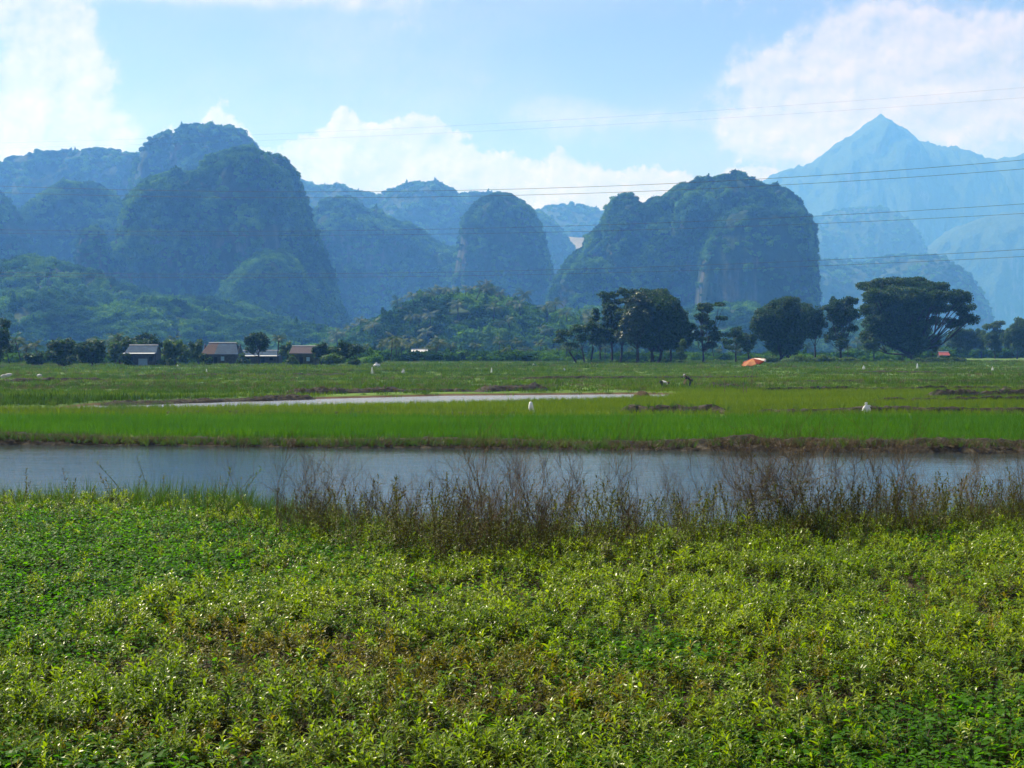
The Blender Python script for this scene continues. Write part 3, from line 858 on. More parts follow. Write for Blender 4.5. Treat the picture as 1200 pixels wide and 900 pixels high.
def hill(name, sil, d, depth, label, mat='karst', p=3.0, amp=8.0, crowns=0, csize=(2.4, 4.2), sink=2.5, res=3.0, rock=0.0, cidx=None, gully=1.0, seed=0, K=1.8):
    """a hill whose skyline follows the traced outline, rounded in plan, with gullies; trees over it"""
    d, depth, amp, sink, res = d*K, depth*K, amp*K, sink*K, res*K
    csize = (csize[0]*K, csize[1]*K)
    Wm = (sil[-1][0]-sil[0][0])/F*d
    nu = int(max(30, Wm/res)); nt = 70
    px, py = densify(sil, nu)
    X = (px-CX)/F*d; Zt = np.maximum(2.0, H-(py-HY)/F*d - sink)
    jag = (fbm(np.stack([X/26/K, X*0+seed, X*0], -1), 3, seed+51)-.5)*2 + .22*(fbm(np.stack([X/7/K, X*0+seed, X*0], -1), 2, seed+52)-.5)
    Zt = np.maximum(2.0, Zt + jag*(amp*.36 if crowns else amp*.22)*sstep(5, 40, Zt/K))
    s = np.linspace(-1, 1, nu)
    D = depth*np.sqrt(np.maximum(.03, 1-s**4))
    D = D*(0.55+.45*np.clip(Zt/Zt.max(), 0, 1))
    th = np.linspace(0, math.pi, nt)
    ct, stn = np.cos(th), np.sin(th)
    a = np.sign(ct)*np.abs(ct)**(2/p); b = np.abs(stn)**(2/p)
    XX = np.repeat(X[:,None], nt, 1)
    YY = d - a[None,:]*D[:,None]
    ZZ = Zt[:,None]*b[None,:]
    Pn = np.stack([XX, YY, ZZ], -1)
    big = fbm(Pn/K/np.array([45, 45, 90]) + seed*3.1, 4, seed) - .5
    ridge = np.abs(fbm(Pn/K/np.array([28, 28, 160]) + seed*1.7, 3, seed+5) - .5)*2
    small = fbm(Pn/K/9.0, 3, seed+9) - .5
    nx = np.zeros_like(Pn)
    nx[...,1] = -np.sign(ct)[None,:]*(np.abs(ct)[None,:])**.6; nx[...,2] = stn[None,:]**2*.25
    disp = amp*1.9*(2.2*big - gully*1.3*(.35-ridge) + .45*small)*np.minimum(1, b[None,:]*3)
    Pn = Pn + nx*disp[...,None]
    Pn[...,0] += amp*.25*small
    Pn[...,2] = np.maximum(Pn[...,2], -1.0)
    k = nt
    i = np.arange(nu-1)[:,None]*k; j = np.arange(nt-1)[None,:]
    q = np.stack([i+j, i+k+j, i+k+j+1, i+j+1], -1).reshape(-1, 4)
    # the two flanks are closed down to the ground
    V = Pn.reshape(-1, 3)
    o = link(name, np_mesh(name, V, [q], [M[mat]], None, True))
    tag(o, label, None, None, 'structure')
    if crowns:
        A = V[q]; n_ = np.cross(A[:,1]-A[:,0], A[:,3]-A[:,0]); ar = np.linalg.norm(n_, axis=1)
        c = A.mean(1)
        front = (c[:,1] < d + depth*.25)
        nz = np.abs(n_[:,2])/(ar+1e-9)
        w = ar*front*(c[:,2] > -1)
        if rock > 0:
            rk = fbm(c/K/np.array([40., 40., 70.]), 3, seed+31)
            bare = sstep(.45, .15, nz)*sstep(.43, .55, rk)*rock
            w = w*(1-bare)
        w = w*(.25+.75*sstep(.3, .5, fbm(c/K/18.0, 2, seed+77)))
        w /= w.sum()
        f = rng.choice(len(q), crowns, p=w)
        u, v = rng.random(crowns), rng.random(crowns)
        P = A[f,0]*((1-u)*(1-v))[:,None] + A[f,1]*(u*(1-v))[:,None] + A[f,2]*(u*v)[:,None] + A[f,3]*((1-u)*v)[:,None]
        sz = rng.uniform(csize[0], csize[1], crowns)*np.where(rng.random(crowns) < .12, 1.35, 1)
        P[:,2] += sz*.15
        ix = rng.choice(7, crowns, p=[.20, .20, .20, .20, .02, .09, .09]) if cidx is None else rng.choice(9, crowns, p=cidx)
        scatter('forest', P, 'crown', sz, .25, idx=ix, label='trees and scrub covering the ' + label, cat='forest')
    return o


# far to near; outlines read from the photograph
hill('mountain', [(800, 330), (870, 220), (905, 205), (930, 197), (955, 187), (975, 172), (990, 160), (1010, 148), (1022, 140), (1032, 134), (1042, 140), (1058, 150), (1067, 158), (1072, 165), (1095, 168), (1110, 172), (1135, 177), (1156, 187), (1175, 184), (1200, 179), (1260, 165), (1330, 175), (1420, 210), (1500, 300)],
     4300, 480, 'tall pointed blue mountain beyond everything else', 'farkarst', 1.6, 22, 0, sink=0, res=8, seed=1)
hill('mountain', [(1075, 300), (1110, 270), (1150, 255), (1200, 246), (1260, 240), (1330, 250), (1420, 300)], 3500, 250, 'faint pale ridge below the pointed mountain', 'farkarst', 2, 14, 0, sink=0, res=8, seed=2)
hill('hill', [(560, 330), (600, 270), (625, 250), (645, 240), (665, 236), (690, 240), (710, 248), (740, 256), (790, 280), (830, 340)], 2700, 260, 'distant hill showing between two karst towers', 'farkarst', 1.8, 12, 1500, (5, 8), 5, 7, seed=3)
hill('hill', [(590, 350), (615, 300), (640, 282), (670, 276), (700, 279), (730, 288), (760, 340)], 2450, 160, 'pale bare grassy slope in the gap between the towers', 'grassland', 1.4, 6, 120, (4, 7), 1, 7, seed=4)
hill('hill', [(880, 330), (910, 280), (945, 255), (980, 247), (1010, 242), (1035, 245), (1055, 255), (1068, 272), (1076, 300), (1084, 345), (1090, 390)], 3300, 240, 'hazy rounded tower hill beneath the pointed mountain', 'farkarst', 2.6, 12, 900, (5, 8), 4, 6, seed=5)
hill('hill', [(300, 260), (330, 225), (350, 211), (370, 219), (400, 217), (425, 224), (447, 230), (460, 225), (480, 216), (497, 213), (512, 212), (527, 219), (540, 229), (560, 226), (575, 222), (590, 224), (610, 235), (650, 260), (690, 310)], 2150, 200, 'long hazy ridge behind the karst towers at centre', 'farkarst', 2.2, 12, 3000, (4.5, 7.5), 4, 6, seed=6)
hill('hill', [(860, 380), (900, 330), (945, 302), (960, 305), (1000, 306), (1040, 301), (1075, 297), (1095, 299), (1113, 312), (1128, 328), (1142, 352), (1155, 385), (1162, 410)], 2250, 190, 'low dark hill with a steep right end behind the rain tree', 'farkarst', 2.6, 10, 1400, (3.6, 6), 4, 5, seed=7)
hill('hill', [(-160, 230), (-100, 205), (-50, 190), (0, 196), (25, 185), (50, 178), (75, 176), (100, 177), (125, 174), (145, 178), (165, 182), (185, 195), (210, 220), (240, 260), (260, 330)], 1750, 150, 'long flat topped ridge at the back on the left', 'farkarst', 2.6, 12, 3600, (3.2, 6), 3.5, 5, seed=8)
hill('hill', [(140, 330), (160, 230), (168, 197), (175, 172), (190, 160), (205, 157), (213, 163), (225, 153), (240, 147), (262, 146), (280, 151), (295, 161), (310, 180), (330, 205), (350, 240), (370, 330)], 1500, 110, 'high domed karst hill behind the big left tower', 'karst', 3.0, 10, 2600, (2.8, 5), 3, 4, .4, seed=9)
hill('hill', [(300, 330), (335, 275), (352, 255), (363, 247), (372, 252), (380, 238), (400, 232), (415, 233), (430, 245), (440, 250), (444, 245), (449, 252), (460, 258), (490, 267), (505, 278), (530, 290), (560, 306), (580, 326), (600, 346), (640, 372)], 1400, 110, 'dark stepped ridge falling rightwards from the big left tower', 'karst', 2.6, 10, 3000, (2.6, 4.8), 3, 4, .3, seed=10)
hill('hill', [(520, 400), (532, 330), (538, 288), (545, 257), (556, 241), (567, 233), (583, 229), (597, 230), (610, 239), (625, 251), (633, 270), (640, 297), (647, 322), (653, 352), (660, 400)], 1300, 62, 'solitary steep karst tower at centre', 'karst', 3.6, 8, 1500, (2.4, 4.4), 3, 3, .8, seed=11)
hill('hill', [(-60, 330), (-20, 290), (10, 270), (30, 262), (50, 233), (66, 222), (83, 217), (110, 217), (130, 224), (147, 233), (165, 248), (190, 290), (210, 350)], 1200, 80, 'wooded rounded karst hill left of the big tower', 'karst', 3.0, 10, 2600, (2.5, 4.8), 3, 3.5, .5, seed=12)
hill('hill', [(-160, 230), (-110, 190), (-50, 190), (-15, 215), (4, 232), (14, 245), (24, 268), (33, 300), (40, 350), (50, 400)], 1080, 80, 'dark cliff cut off by the left edge of the view', 'karst', 3.4, 9, 1200, (2.4, 4.4), 3, 3.5, .7, seed=13)
hill('hill', [(630, 372), (650, 338), (662, 308), (685, 293), (690, 275), (706, 270), (711, 250), (720, 238), (736, 237), (744, 242), (752, 240), (762, 233), (773, 235), (780, 227), (793, 217), (808, 213), (828, 208), (851, 207), (871, 211), (885, 214), (897, 214), (912, 222), (926, 231), (937, 244), (943, 258), (945, 285), (944, 310), (950, 340), (955, 400)],
     1080, 95, 'massive rugged karst block right of centre', 'karst', 3.2, 13, 4600, (2.2, 4.4), 3, 2.6, .75, seed=14)
hill('hill', [(808, 400), (816, 335), (822, 306), (830, 284), (840, 262), (850, 252), (880, 247), (910, 245), (934, 248), (944, 264), (946, 290), (943, 312), (948, 340), (953, 400)], 985, 40, 'sheer cliff face at the front of the massive karst block', 'karst', 4.5, 7, 700, (2.0, 3.8), 2.5, 2.4, .97, seed=15)
hill('hill', [(625, 400), (640, 360), (655, 322), (675, 305), (690, 297), (712, 306), (730, 325), (745, 345), (760, 400)], 1000, 45, 'wooded spur at the left foot of the massive karst block', 'karst', 2.8, 7, 900, (2.2, 4.2), 2.5, 3, .2, seed=16)
hill('hill', [(120, 420), (135, 370), (142, 320), (148, 275), (157, 235), (177, 213), (200, 205), (213, 203), (240, 194), (253, 183), (273, 177), (290, 174), (302, 176), (313, 183), (333, 187), (344, 200), (349, 215), (354, 232), (366, 265), (380, 305), (388, 333), (398, 365), (415, 400)],
     950, 70, 'biggest dark karst tower on the left', 'karst', 3.4, 12, 3600, (2.0, 4.2), 2.5, 2.4, .7, seed=17)
hill('hill', [(80, 380), (88, 320), (91, 288), (97, 270), (107, 262), (117, 267), (127, 287), (134, 315), (140, 345), (150, 390)], 900, 14, 'thin rock pinnacle left of the biggest tower', 'karst', 3, 4, 350, (1.6, 3.0), 2, 2, .4, seed=18)
hill('hill', [(235, 400), (255, 350), (270, 325), (290, 306), (312, 289), (333, 291), (350, 306), (362, 330), (380, 352), (405, 372), (430, 400)], 860, 50, 'light green wooded spur before the biggest tower', 'slope', 2.2, 6, 1300, (2.0, 4.0), 2, 3, 0, seed=19)
hill('hill', [(-180, 310), (-100, 298), (0, 306), (40, 298), (70, 303), (95, 318), (125, 322), (150, 333), (180, 345), (240, 348), (290, 360), (330, 372), (400, 390), (440, 408)], 840, 90, 'wooded slope at the foot of the left hills', 'slope', 1.8, 6, 2600, (2.2, 4.4), 2.5, 4, 0, seed=20, K=1.5)
hill('hill', [(-160, 352), (-60, 344), (0, 352), (60, 340), (130, 358), (200, 352), (270, 370), (350, 380), (430, 392), (470, 408)], 720, 70, 'low wooded foothill behind the village', 'slope', 1.8, 5, 2200, (2.4, 4.6), 2.5, 4, 0, seed=21, K=1.5)
hill('hill', [(520, 408), (570, 372), (620, 362), (700, 358), (760, 362), (820, 358), (870, 352), (900, 360), (960, 366), (1000, 376), (1060, 388), (1130, 396), (1200, 392), (1300, 385), (1400, 400)], 850, 70, 'low wooded rise at the foot of the right hills', 'slope', 1.8, 5, 2600, (2.2, 4.4), 2.5, 4, 0, seed=22, K=1.6)
pm = [.19, .19, .18, .18, .09, .06, .06, .03, .02]
hill('hill', [(370, 412), (400, 394), (420, 378), (442, 363), (467, 355), (476, 345), (488, 341), (517, 338), (547, 335), (577, 335), (597, 342), (620, 348), (650, 356), (690, 364), (740, 378), (800, 398), (840, 412)], 600, 75, 'low forested hill at centre behind the fields', 'slope', 1.8, 5, 1900, (2.2, 4.6), 6.5, 4, 0, cidx=pm, seed=23, K=1.5)

# ------------------------------------------------------------------ trees of the plain
def tree(px, base_y, d, pads, label, mat='tree', name='tree', trunks=None, tr=.35, leafsize=.5, dens=1.0, group=None, seed=None, depth=1.0, cat='tree'):
    """pads: (px, py, half width px, half height px) in the photograph; each gets a depth of its own"""
    sd = seed if seed is not None else int(px*7+base_y)
    r = np.random.default_rng(sd)
    p0 = at(px, base_y, d); p0[2] = 0
    root = empty(name, p0)
    tag(root, label, cat, group)
    m = d/F
    st, lf = MB(), MB()
    xs_ = [q[0] for q in pads]; spanx = (max(xs_)-min(xs_))*m*.5 + 1
    tops_ = []
    for (cx, cy, hw, hh) in pads:
        c = np.array([(cx-px)*m, 0, H-(cy-HY)*m])
        off = abs(c[0])/(spanx+.01)
        c[1] = r.uniform(-1, 1)*spanx*.8*math.sqrt(max(.05, 1-min(1, off)**2))*depth
        rx, rz = hw*m, hh*m; ry = rx*r.uniform(.8, 1.1)
        tops_.append((c, rx, rz))
        sub = max(4, int(rx*rz*1.3))
        for k in range(min(sub, 26)):
            dv = r.normal(size=3); dv /= np.linalg.norm(dv)
            cc = c + dv*np.array([rx, ry, rz])*r.uniform(.45, .85)
            rr = np.array([rx, ry, rz])*r.uniform(.28, .42) + .3
            n = int(min(520, max(40, (rr[0]*rr[1]+rr[0]*rr[2])*60*dens/(leafsize/.5)**2)))
            leaf_cloud(lf, cc, rr, n, leafsize, r, .5)
        n = int(min(1800, max(60, rx*(ry+rz)*26*dens)))
        leaf_cloud(lf, c, (rx*.8, ry*.8, rz*.8), n, leafsize, r, .5, .3)
    trunks = trunks or [(px, 0)]
    for (tx, lean) in trunks:
        b = np.array([(tx-px)*m, r.uniform(-.5, .5)*(len(trunks) > 1), -.2])
        mine = tops_ if len(trunks) == 1 else sorted(tops_, key=lambda t: abs(t[0][0]-b[0]))[:max(2, len(tops_)//len(trunks)+1)]
        zmin = min(t[0][2]-t[1+1] for t in mine); ft = max(1.0, zmin*.75)
        f = b + np.array([lean*m, 0, ft+.2])
        st.tube([b, b+(f-b)*.06+[0, 0, .1], b+(f-b)*.5+[.1, .1, 0], f], [tr*1.5, tr*1.1, tr*.9, tr*.8], 8)
        for (c, rx, rz) in mine:
            e = c - [0, 0, rz*.2]
            mid = f*.45 + e*.55 + np.array([0, 0, -.12*np.linalg.norm(e-f)]) + r.normal(0, .3, 3)
            w = min(.5, .25 + rx*.04)
            st.tube([f, f*.75+mid*.25, mid, e], [tr*w, tr*w*.85, tr*w*.55, tr*.12], 5)
            for k in range(3):
                e2 = c + r.normal(0, .5, 3)*[rx, rx, rz]
                st.tube([mid, (mid+e2)/2+[0, 0, .2], e2], [tr*w*.4, tr*w*.3, .03], 4)
    st.build('trunk', M['bark'], root, True)
    lf.build('crown', M[mat], root)
    return root


def ring(cx, cy, hw, hh, n, f=.5, seed=0, flat=1.0):
    """pads filling an oval crown"""
    r = random.Random(seed)
    out = [(cx, cy, hw*.55, hh*.55)]
    for k in range(n):
        a = 2*math.pi*k/n + r.uniform(-.2, .2)
        out.append((cx+math.cos(a)*hw*(1-f)*r.uniform(.9, 1.15), cy-math.sin(a)*hh*(1-f)*r.uniform(.9, 1.15), hw*f*r.uniform(.8, 1.1), hh*f*flat*r.uniform(.8, 1.1)))
    return out


def layers(cx, top, bot, hw, n, seed=0, flat=4.5, taper=.45):
    """flat tiers of foliage with gaps between them"""
    r = random.Random(seed); out = []
    for k in range(n):
        t = (k+.5)/n; y_ = top + (bot-top)*t
        w = hw*(taper + (1-taper)*math.sin(math.pi*min(1, .15+t*.75)))
        for s in range(2):
            out.append((cx + r.uniform(-.55, .55)*w + (s-.5)*w*.5, y_ + r.uniform(-2, 2), w*r.uniform(.4, .62), flat*r.uniform(.7, 1.25)))
    return out


D1 = 355
tree(668, 427, D1, [(664, 391, 15, 5), (655, 399, 12, 4), (677, 384, 12, 5), (682, 396, 9, 4), (672, 404, 9, 3)], 'small leaning tree at the left end of the middle clump', 'tree', trunks=[(676, -9)], tr=.24, dens=.8)
tree(690, 424, 362, [(688, 384, 14, 7), (696, 395, 13, 6), (682, 398, 10, 5), (702, 386, 8, 5)], 'small tree with a forked trunk beside the leaning one', 'tree', trunks=[(685, -3), (692, 3)], tr=.24)
tree(703, 424, 366, layers(704, 362, 404, 15, 5, 3), 'slim tiered tree in front of the tall layered pair', 'tree', tr=.2)
tree(717, 424, 372, layers(718, 343, 402, 28, 7, 4, 4.2), 'tall tiered tree on the left of the round dark tree', 'tree', tr=.32)
tree(731, 425, 366, layers(734, 338, 398, 26, 7, 5, 4.5), 'tallest tiered tree touching the round dark tree', 'tree', tr=.32, trunks=[(727, 2)])
tree(748, 425, 352, ring(743, 375, 20, 30, 6, .5, 6) + [(734, 392, 12, 12), (746, 350, 13, 9)], 'glossy leaved tree shining at the left edge of the round dark tree', 'tree_gloss', trunks=[(747, 0)], tr=.4)
tree(764, 425, 357, ring(768, 374, 43, 36, 9, .5, 7) + ring(776, 384, 34, 27, 6, .5, 8) + [(768, 345, 26, 9), (800, 396, 12, 14), (738, 390, 14, 14)], 'big round dark tree in the middle of the clump', 'tree', trunks=[(764, 0), (772, 3)], tr=.5, dens=1.0)
tree(786, 425, 362, ring(792, 382, 19, 26, 6, .5, 9), 'dark tree forming the right shoulder of the round tree', 'tree', tr=.32)
tree(798, 425, 345, [(799, 408, 6, 6), (798, 416, 7, 5), (800, 402, 4, 4)], 'light green sapling under the round dark tree', 'tree_light', tr=.08, leafsize=.35)
tree(824, 425, 358, layers(826, 358, 408, 20, 7, 11, 3.4) + [(842, 357, 10, 2.5), (846, 372, 8, 2.5), (824, 358, 10, 3)], 'open tiered tree standing alone right of the round dark tree', 'tree', tr=.28)
tree(862, 424, 372, layers(866, 384, 408, 20, 4, 12, 4), 'small flat topped tree behind the beach umbrella', 'tree', tr=.24, trunks=[(862, 0)])
tree(877, 424, 380, ring(876, 400, 13, 13, 5, .5, 13), 'low rounded tree squeezed between flat topped and big dense trees', 'tree', tr=.22)
tree(917, 423, 392, ring(915, 382, 34, 32, 9, .5, 14) + ring(925, 392, 26, 26, 6, .5, 15) + [(918, 353, 18, 6), (897, 366, 16, 7), (890, 380, 14, 6), (940, 364, 16, 8)], 'big dense dark tree left of the rain tree group', 'tree', trunks=[(915, 0), (921, 2)], tr=.55)
tree(955, 422, 405, ring(953, 378, 17, 24, 6, .5, 16), 'dark tree behind the shoulder of the big dense one', 'tree', tr=.3)
tree(985, 422, 400, layers(985, 348, 405, 22, 7, 17, 5.5) + ring(985, 365, 18, 20, 5, .5, 18), 'upright full tree between the dense tree and the rain tree', 'tree', tr=.38)
RT = [(1040, 335, 24, 6), (1070, 331, 26, 5.5), (1095, 338, 20, 6), (1025, 347, 17, 6.5), (1112, 350, 17, 6), (1128, 362, 14, 6), (1138, 372, 10, 6), (1120, 378, 14, 4), (1056, 346, 24, 7), (1086, 350, 18, 6),
      (1030, 362, 20, 7), (1050, 366, 22, 9), (1074, 366, 20, 8), (1020, 378, 15, 6), (1040, 384, 20, 8), (1062, 385, 20, 10), (1080, 382, 14, 8), (1027, 396, 14, 6), (1046, 400, 17, 7), (1064, 402, 14, 8), (1108, 362, 14, 4), (1100, 376, 10, 4)]
RT = [(a_, b_, c_*1.2, e_*1.45) for a_, b_, c_, e_ in RT] + [(1058, 358, 26, 10), (1044, 374, 24, 10), (1068, 376, 24, 10), (1040, 392, 18, 9), (1082, 358, 20, 9), (1034, 354, 16, 8), (1100, 350, 14, 7)]
tree(1066, 421, 420, RT, 'great spreading umbrella shaped rain tree on the right', 'tree', 'rain_tree', trunks=[(1066, 0)], tr=1.0, dens=.85)
tree(1024, 421, 415, ring(1022, 404, 10, 9, 5, .5, 20), 'small light tree under the left side of the rain tree', 'tree_mid', tr=.18)
tree(1093, 421, 425, ring(1092, 402, 12, 12, 5, .5, 21), 'grey green small tree under the right side of the rain tree', 'tree_mid', tr=.18)
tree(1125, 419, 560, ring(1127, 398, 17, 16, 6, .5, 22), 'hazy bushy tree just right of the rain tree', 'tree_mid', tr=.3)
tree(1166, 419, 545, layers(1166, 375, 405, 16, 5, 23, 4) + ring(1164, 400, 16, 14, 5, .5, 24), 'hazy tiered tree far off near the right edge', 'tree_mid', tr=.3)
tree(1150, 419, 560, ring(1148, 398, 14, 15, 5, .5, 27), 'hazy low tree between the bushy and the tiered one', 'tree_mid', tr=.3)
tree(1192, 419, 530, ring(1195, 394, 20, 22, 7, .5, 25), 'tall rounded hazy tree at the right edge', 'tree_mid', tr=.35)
tree(1240, 419, 530, ring(1242, 392, 24, 24, 7, .5, 26), 'rounded tree beyond the right edge of the view', 'tree_mid', tr=.35)
# left: the village trees
tree(-4, 431, 290, ring(-6, 402, 20, 28, 7, .5, 30) + [(2, 380, 8, 9)], 'dark tree cut by the left edge', 'tree', tr=.35)
tree(74, 431, 288, ring(74, 412, 22, 18, 7, .5, 31), 'round dark tree left of the village houses', 'tree', tr=.3)
tree(108, 431, 285, ring(106, 414, 22, 16, 7, .5, 32), 'wide dark bush like tree beside the round one', 'tree', tr=.28)
tree(45, 431, 292, ring(44, 420, 16, 9, 5, .5, 33), 'low dark tree near the left edge', 'tree_mid', tr=.2)
tree(140, 428, 325, ring(142, 408, 20, 17, 6, .5, 34), 'light green tree behind the blue grey house', 'tree_mid', tr=.25)
tree(172, 426, 345, ring(172, 402, 22, 12, 6, .5, 35), 'dark tree top above the roof of the blue grey house', 'tree', tr=.28)
tree(205, 429, 305, ring(205, 412, 18, 15, 6, .5, 36), 'light yellow green bushy tree between two houses', 'tree_light', tr=.22)
tree(232, 428, 312, ring(231, 410, 10, 15, 5, .5, 37), 'narrow tree at the left wall of the rusty roofed house', 'tree_mid', tr=.2)
tree(303, 426, 318, ring(302, 402, 17, 13, 6, .5, 38) + [(300, 393, 11, 5)], 'round crowned tree in front of the long low house', 'tree', tr=.28)
tree(337, 427, 330, ring(337, 410, 11, 10, 5, .5, 39), 'small pale flowering tree left of the brown roofed house', 'tree_light', tr=.18)
tree(376, 427, 306, ring(375, 413, 11, 12, 5, .5, 40), 'dark bushy tree at the right end of the brown roofed house', 'tree', tr=.2)
tree(419, 428, 303, layers(408, 404, 417, 21, 3, 41, 4) + [(396, 411, 12, 5)], 'flat topped dark tree with a bent trunk right of the houses', 'tree', trunks=[(421, -3)], tr=.22)
tree(390, 428, 300, [(386, 421, 8, 6), (396, 422, 8, 5), (391, 417, 6, 4)], 'rounded light green bush below the flat topped tree', 'tree_light', 'bush', tr=.1, leafsize=.35, cat='bush')
tree(414, 429, 297, [(412, 425, 5, 3), (418, 425, 5, 3.5)], 'small low bush at the foot of the bent trunk', 'tree_mid', 'bush', tr=.08, leafsize=.35, cat='bush')
tree(193, 430, 296, [(190, 424, 6, 6), (197, 425, 6, 5)], 'low dark bush at the right wall of the blue grey house', 'tree', 'bush', tr=.1, leafsize=.4, cat='bush')
tree(240, 429, 306, [(238, 421, 6, 8), (243, 424, 6, 5)], 'dark bush hiding the left corner of the rusty roofed house', 'tree', 'bush', tr=.1, leafsize=.4, cat='bush')
tree(284, 429, 308, [(282, 421, 6, 7), (289, 424, 6, 4)], 'dark bush between the rusty roofed house and the long low house', 'tree_mid', 'bush', tr=.1, leafsize=.4, cat='bush')
tree(342, 429, 302, [(340, 422, 5, 6), (347, 425, 6, 4)], 'bush covering the left corner of the brown roofed house', 'tree_mid', 'bush', tr=.1, leafsize=.4, cat='bush')
tree(147, 430, 294, [(146, 421, 6, 8), (152, 425, 5, 4)], 'dark bush at the left wall of the blue grey house', 'tree', 'bush', tr=.1, leafsize=.4, cat='bush')
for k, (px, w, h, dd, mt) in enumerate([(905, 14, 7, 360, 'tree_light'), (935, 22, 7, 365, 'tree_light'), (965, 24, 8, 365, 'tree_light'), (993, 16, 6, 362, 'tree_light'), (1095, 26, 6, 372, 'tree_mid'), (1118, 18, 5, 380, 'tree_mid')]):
    by = HY + H*F/dd
    tree(px, by, dd, [(px-w*.45, by-h*.5, w*.5, h*.5), (px+w*.4, by-h*.45, w*.55, h*.45), (px, by-h*.7, w*.5, h*.45)],
         ['small light bush at the foot of the big dense tree', 'broad light bush below the big dense tree', 'broadest light bush, humped, below the upright full tree', 'low light bush left of the rain tree trunk',
          'grey green thicket right of the rain tree trunk', 'low thicket right of the grey green one'][k], mt, 'bush', tr=.1, leafsize=.4, cat='bush')

# hedges and undergrowth along the far edge of the fields
def crowns_along(name, px0, px1, d0, d1, n, s0, s1, label, idx=None, zs=.35):
    px = rng.uniform(px0, px1, n); d = rng.uniform(d0, d1, n)
    s = rng.uniform(s0, s1, n)
    P = np.stack([(px-CX)/F*d, d, s*zs], -1)
    ix = rng.choice(9, n, p=[.16, .16, .15, .15, .05, .12, .12, .05, .04]) if idx is None else rng.choice(idx, n)
    scatter(name, P, 'crown', s, .2, idx=ix, label=label, cat='undergrowth')


crowns_along('undergrowth', -120, 440, 330, 420, 260, 1.4, 3.0, 'green undergrowth between and behind the village houses')
crowns_along('undergrowth', 420, 680, 400, 520, 420, 1.4, 3.4, 'hazy scrub and palms at the foot of the low forested hill')
crowns_along('undergrowth', 690, 1120, 430, 540, 320, 1.3, 3.0, 'hazy undergrowth seen between the trunks of the field trees')
crowns_along('undergrowth', 1000, 1500, 560, 680, 320, 2.4, 4.6, 'hazy belt of trees along the right end of the plain')
crowns_along('undergrowth', 690, 800, 350, 380, 60, .5, 1.0, 'low bushes in the shade beneath the middle clump', [0, 1, 2, 3, 5, 6])
crowns_along('undergrowth', 900, 1090, 385, 415, 70, .5, 1.1, 'low bushes in the shade beneath the right hand trees', [0, 1, 2, 3, 5, 6])
crowns_along('undergrowth', -150, -10, 280, 330, 60, 2.0, 3.6, 'dark trees continuing past the left edge of the view')


def palm(px, base_y, d, top, L, label):
    p0 = at(px, base_y, d); p0[2] = 0; m = d/F
    root = empty('palm_tree', p0); tag(root, label, 'palm tree')
    st, lf = MB(), MB(); h = H-(top-HY)*m; r = random.Random(int(px))
    st.tube([[0,0,-.2], [.1,0,h*.4], [.25,.1,h*.75], [.3,.1,h]], [.2, .15, .13, .11], 7)
    palm_fronds(lf, (.3, .1, h), 20, L, r, 7)
    st.build('trunk', M['bark'], root, True); lf.build('fronds', M['palm'], root)


palm(325, 427, 332, 397, 2.2, 'dark palm behind the roof of the long low house')
palm(462, 420, 470, 398, 3.0, 'hazy palm at the foot of the low forested hill')
palm(508, 421, 450, 407, 2.6, 'low palm right of the small white roofed shed')
palm(527, 421, 455, 405, 2.8, 'pale spreading palm at the edge of the fields')

# ------------------------------------------------------------------ village houses
M['wood'] = plain('weathered_blue_grey_boards', (0.055, 0.060, 0.065), 0.85, 0.2, 0.4, 2.0)
M['wood_green'] = plain('mossy_boards', (0.06, 0.07, 0.045), 0.85, 0.2, 0.5, 1.2)
M['dark'] = plain('dark_opening', (0.012, 0.012, 0.013), 0.9, 0.1)
M['paleblue'] = plain('pale_blue_paint', (0.22, 0.36, 0.46), 0.6, 0.3, 0.15)
M['tin'] = plain('grey_tin_sheet', (0.030, 0.055, 0.090), 0.75, 0.05, 0.3, 1.2)
M['tin_white'] = plain('bright_tin_sheet', (0.42, 0.44, 0.46), 0.5, 0.3, 0.12, 1.2)
M['rust'] = plain('rusty_tin_sheet', (0.028, 0.012, 0.010), 0.8, 0.3, 0.35, 1.5)
M['brown_tin'] = plain('brown_tin_sheet', (0.028, 0.020, 0.030), 0.8, 0.3, 0.3, 1.2)
M['red'] = plain('faded_red_tin', (0.24, 0.06, 0.055), 0.7, 0.3, 0.2)
M['white'] = plain('white_plastic', (0.80, 0.80, 0.78), 0.5, 0.4, 0.06, 4)


def corrugated(mb, a, b, c, d_, n=26, amp=.035, t=.03):
    """ridged sheet: a-b is the ridge line, d_-c the eave line"""
    a, b, c, d_ = (np.asarray(v, float) for v in (a, b, c, d_))
    nn = np.cross(d_-a, b-a); nn /= np.linalg.norm(nn)
    if nn[2] < 0: nn = -nn
    u = np.linspace(0, 1, n*2+1); w = (np.arange(n*2+1) % 2)*amp
    top = a + (b-a)*u[:,None] + nn*w[:,None]; bot = d_ + (c-d_)*u[:,None] + nn*w[:,None]
    V = np.vstack([top, bot, top-nn*t, bot-nn*t]); k = n*2+1
    i = np.arange(k-1)
    q = np.concatenate([np.stack([i, i+1, k+i+1, k+i], -1), np.stack([2*k+i, 3*k+i, 3*k+i+1, 2*k+i+1], -1), np.stack([k+i, k+i+1, 3*k+i+1, 3*k+i], -1), np.stack([i, 2*k+i, 2*k+i+1, i+1], -1)])
    q = np.vstack([q, [[0, k, 3*k, 2*k], [k-1, 3*k-1, 4*k-1, 2*k-1]][0:1], [[k-1, 3*k-1, 4*k-1, 2*k-1]]])
    mb.add(V, q)


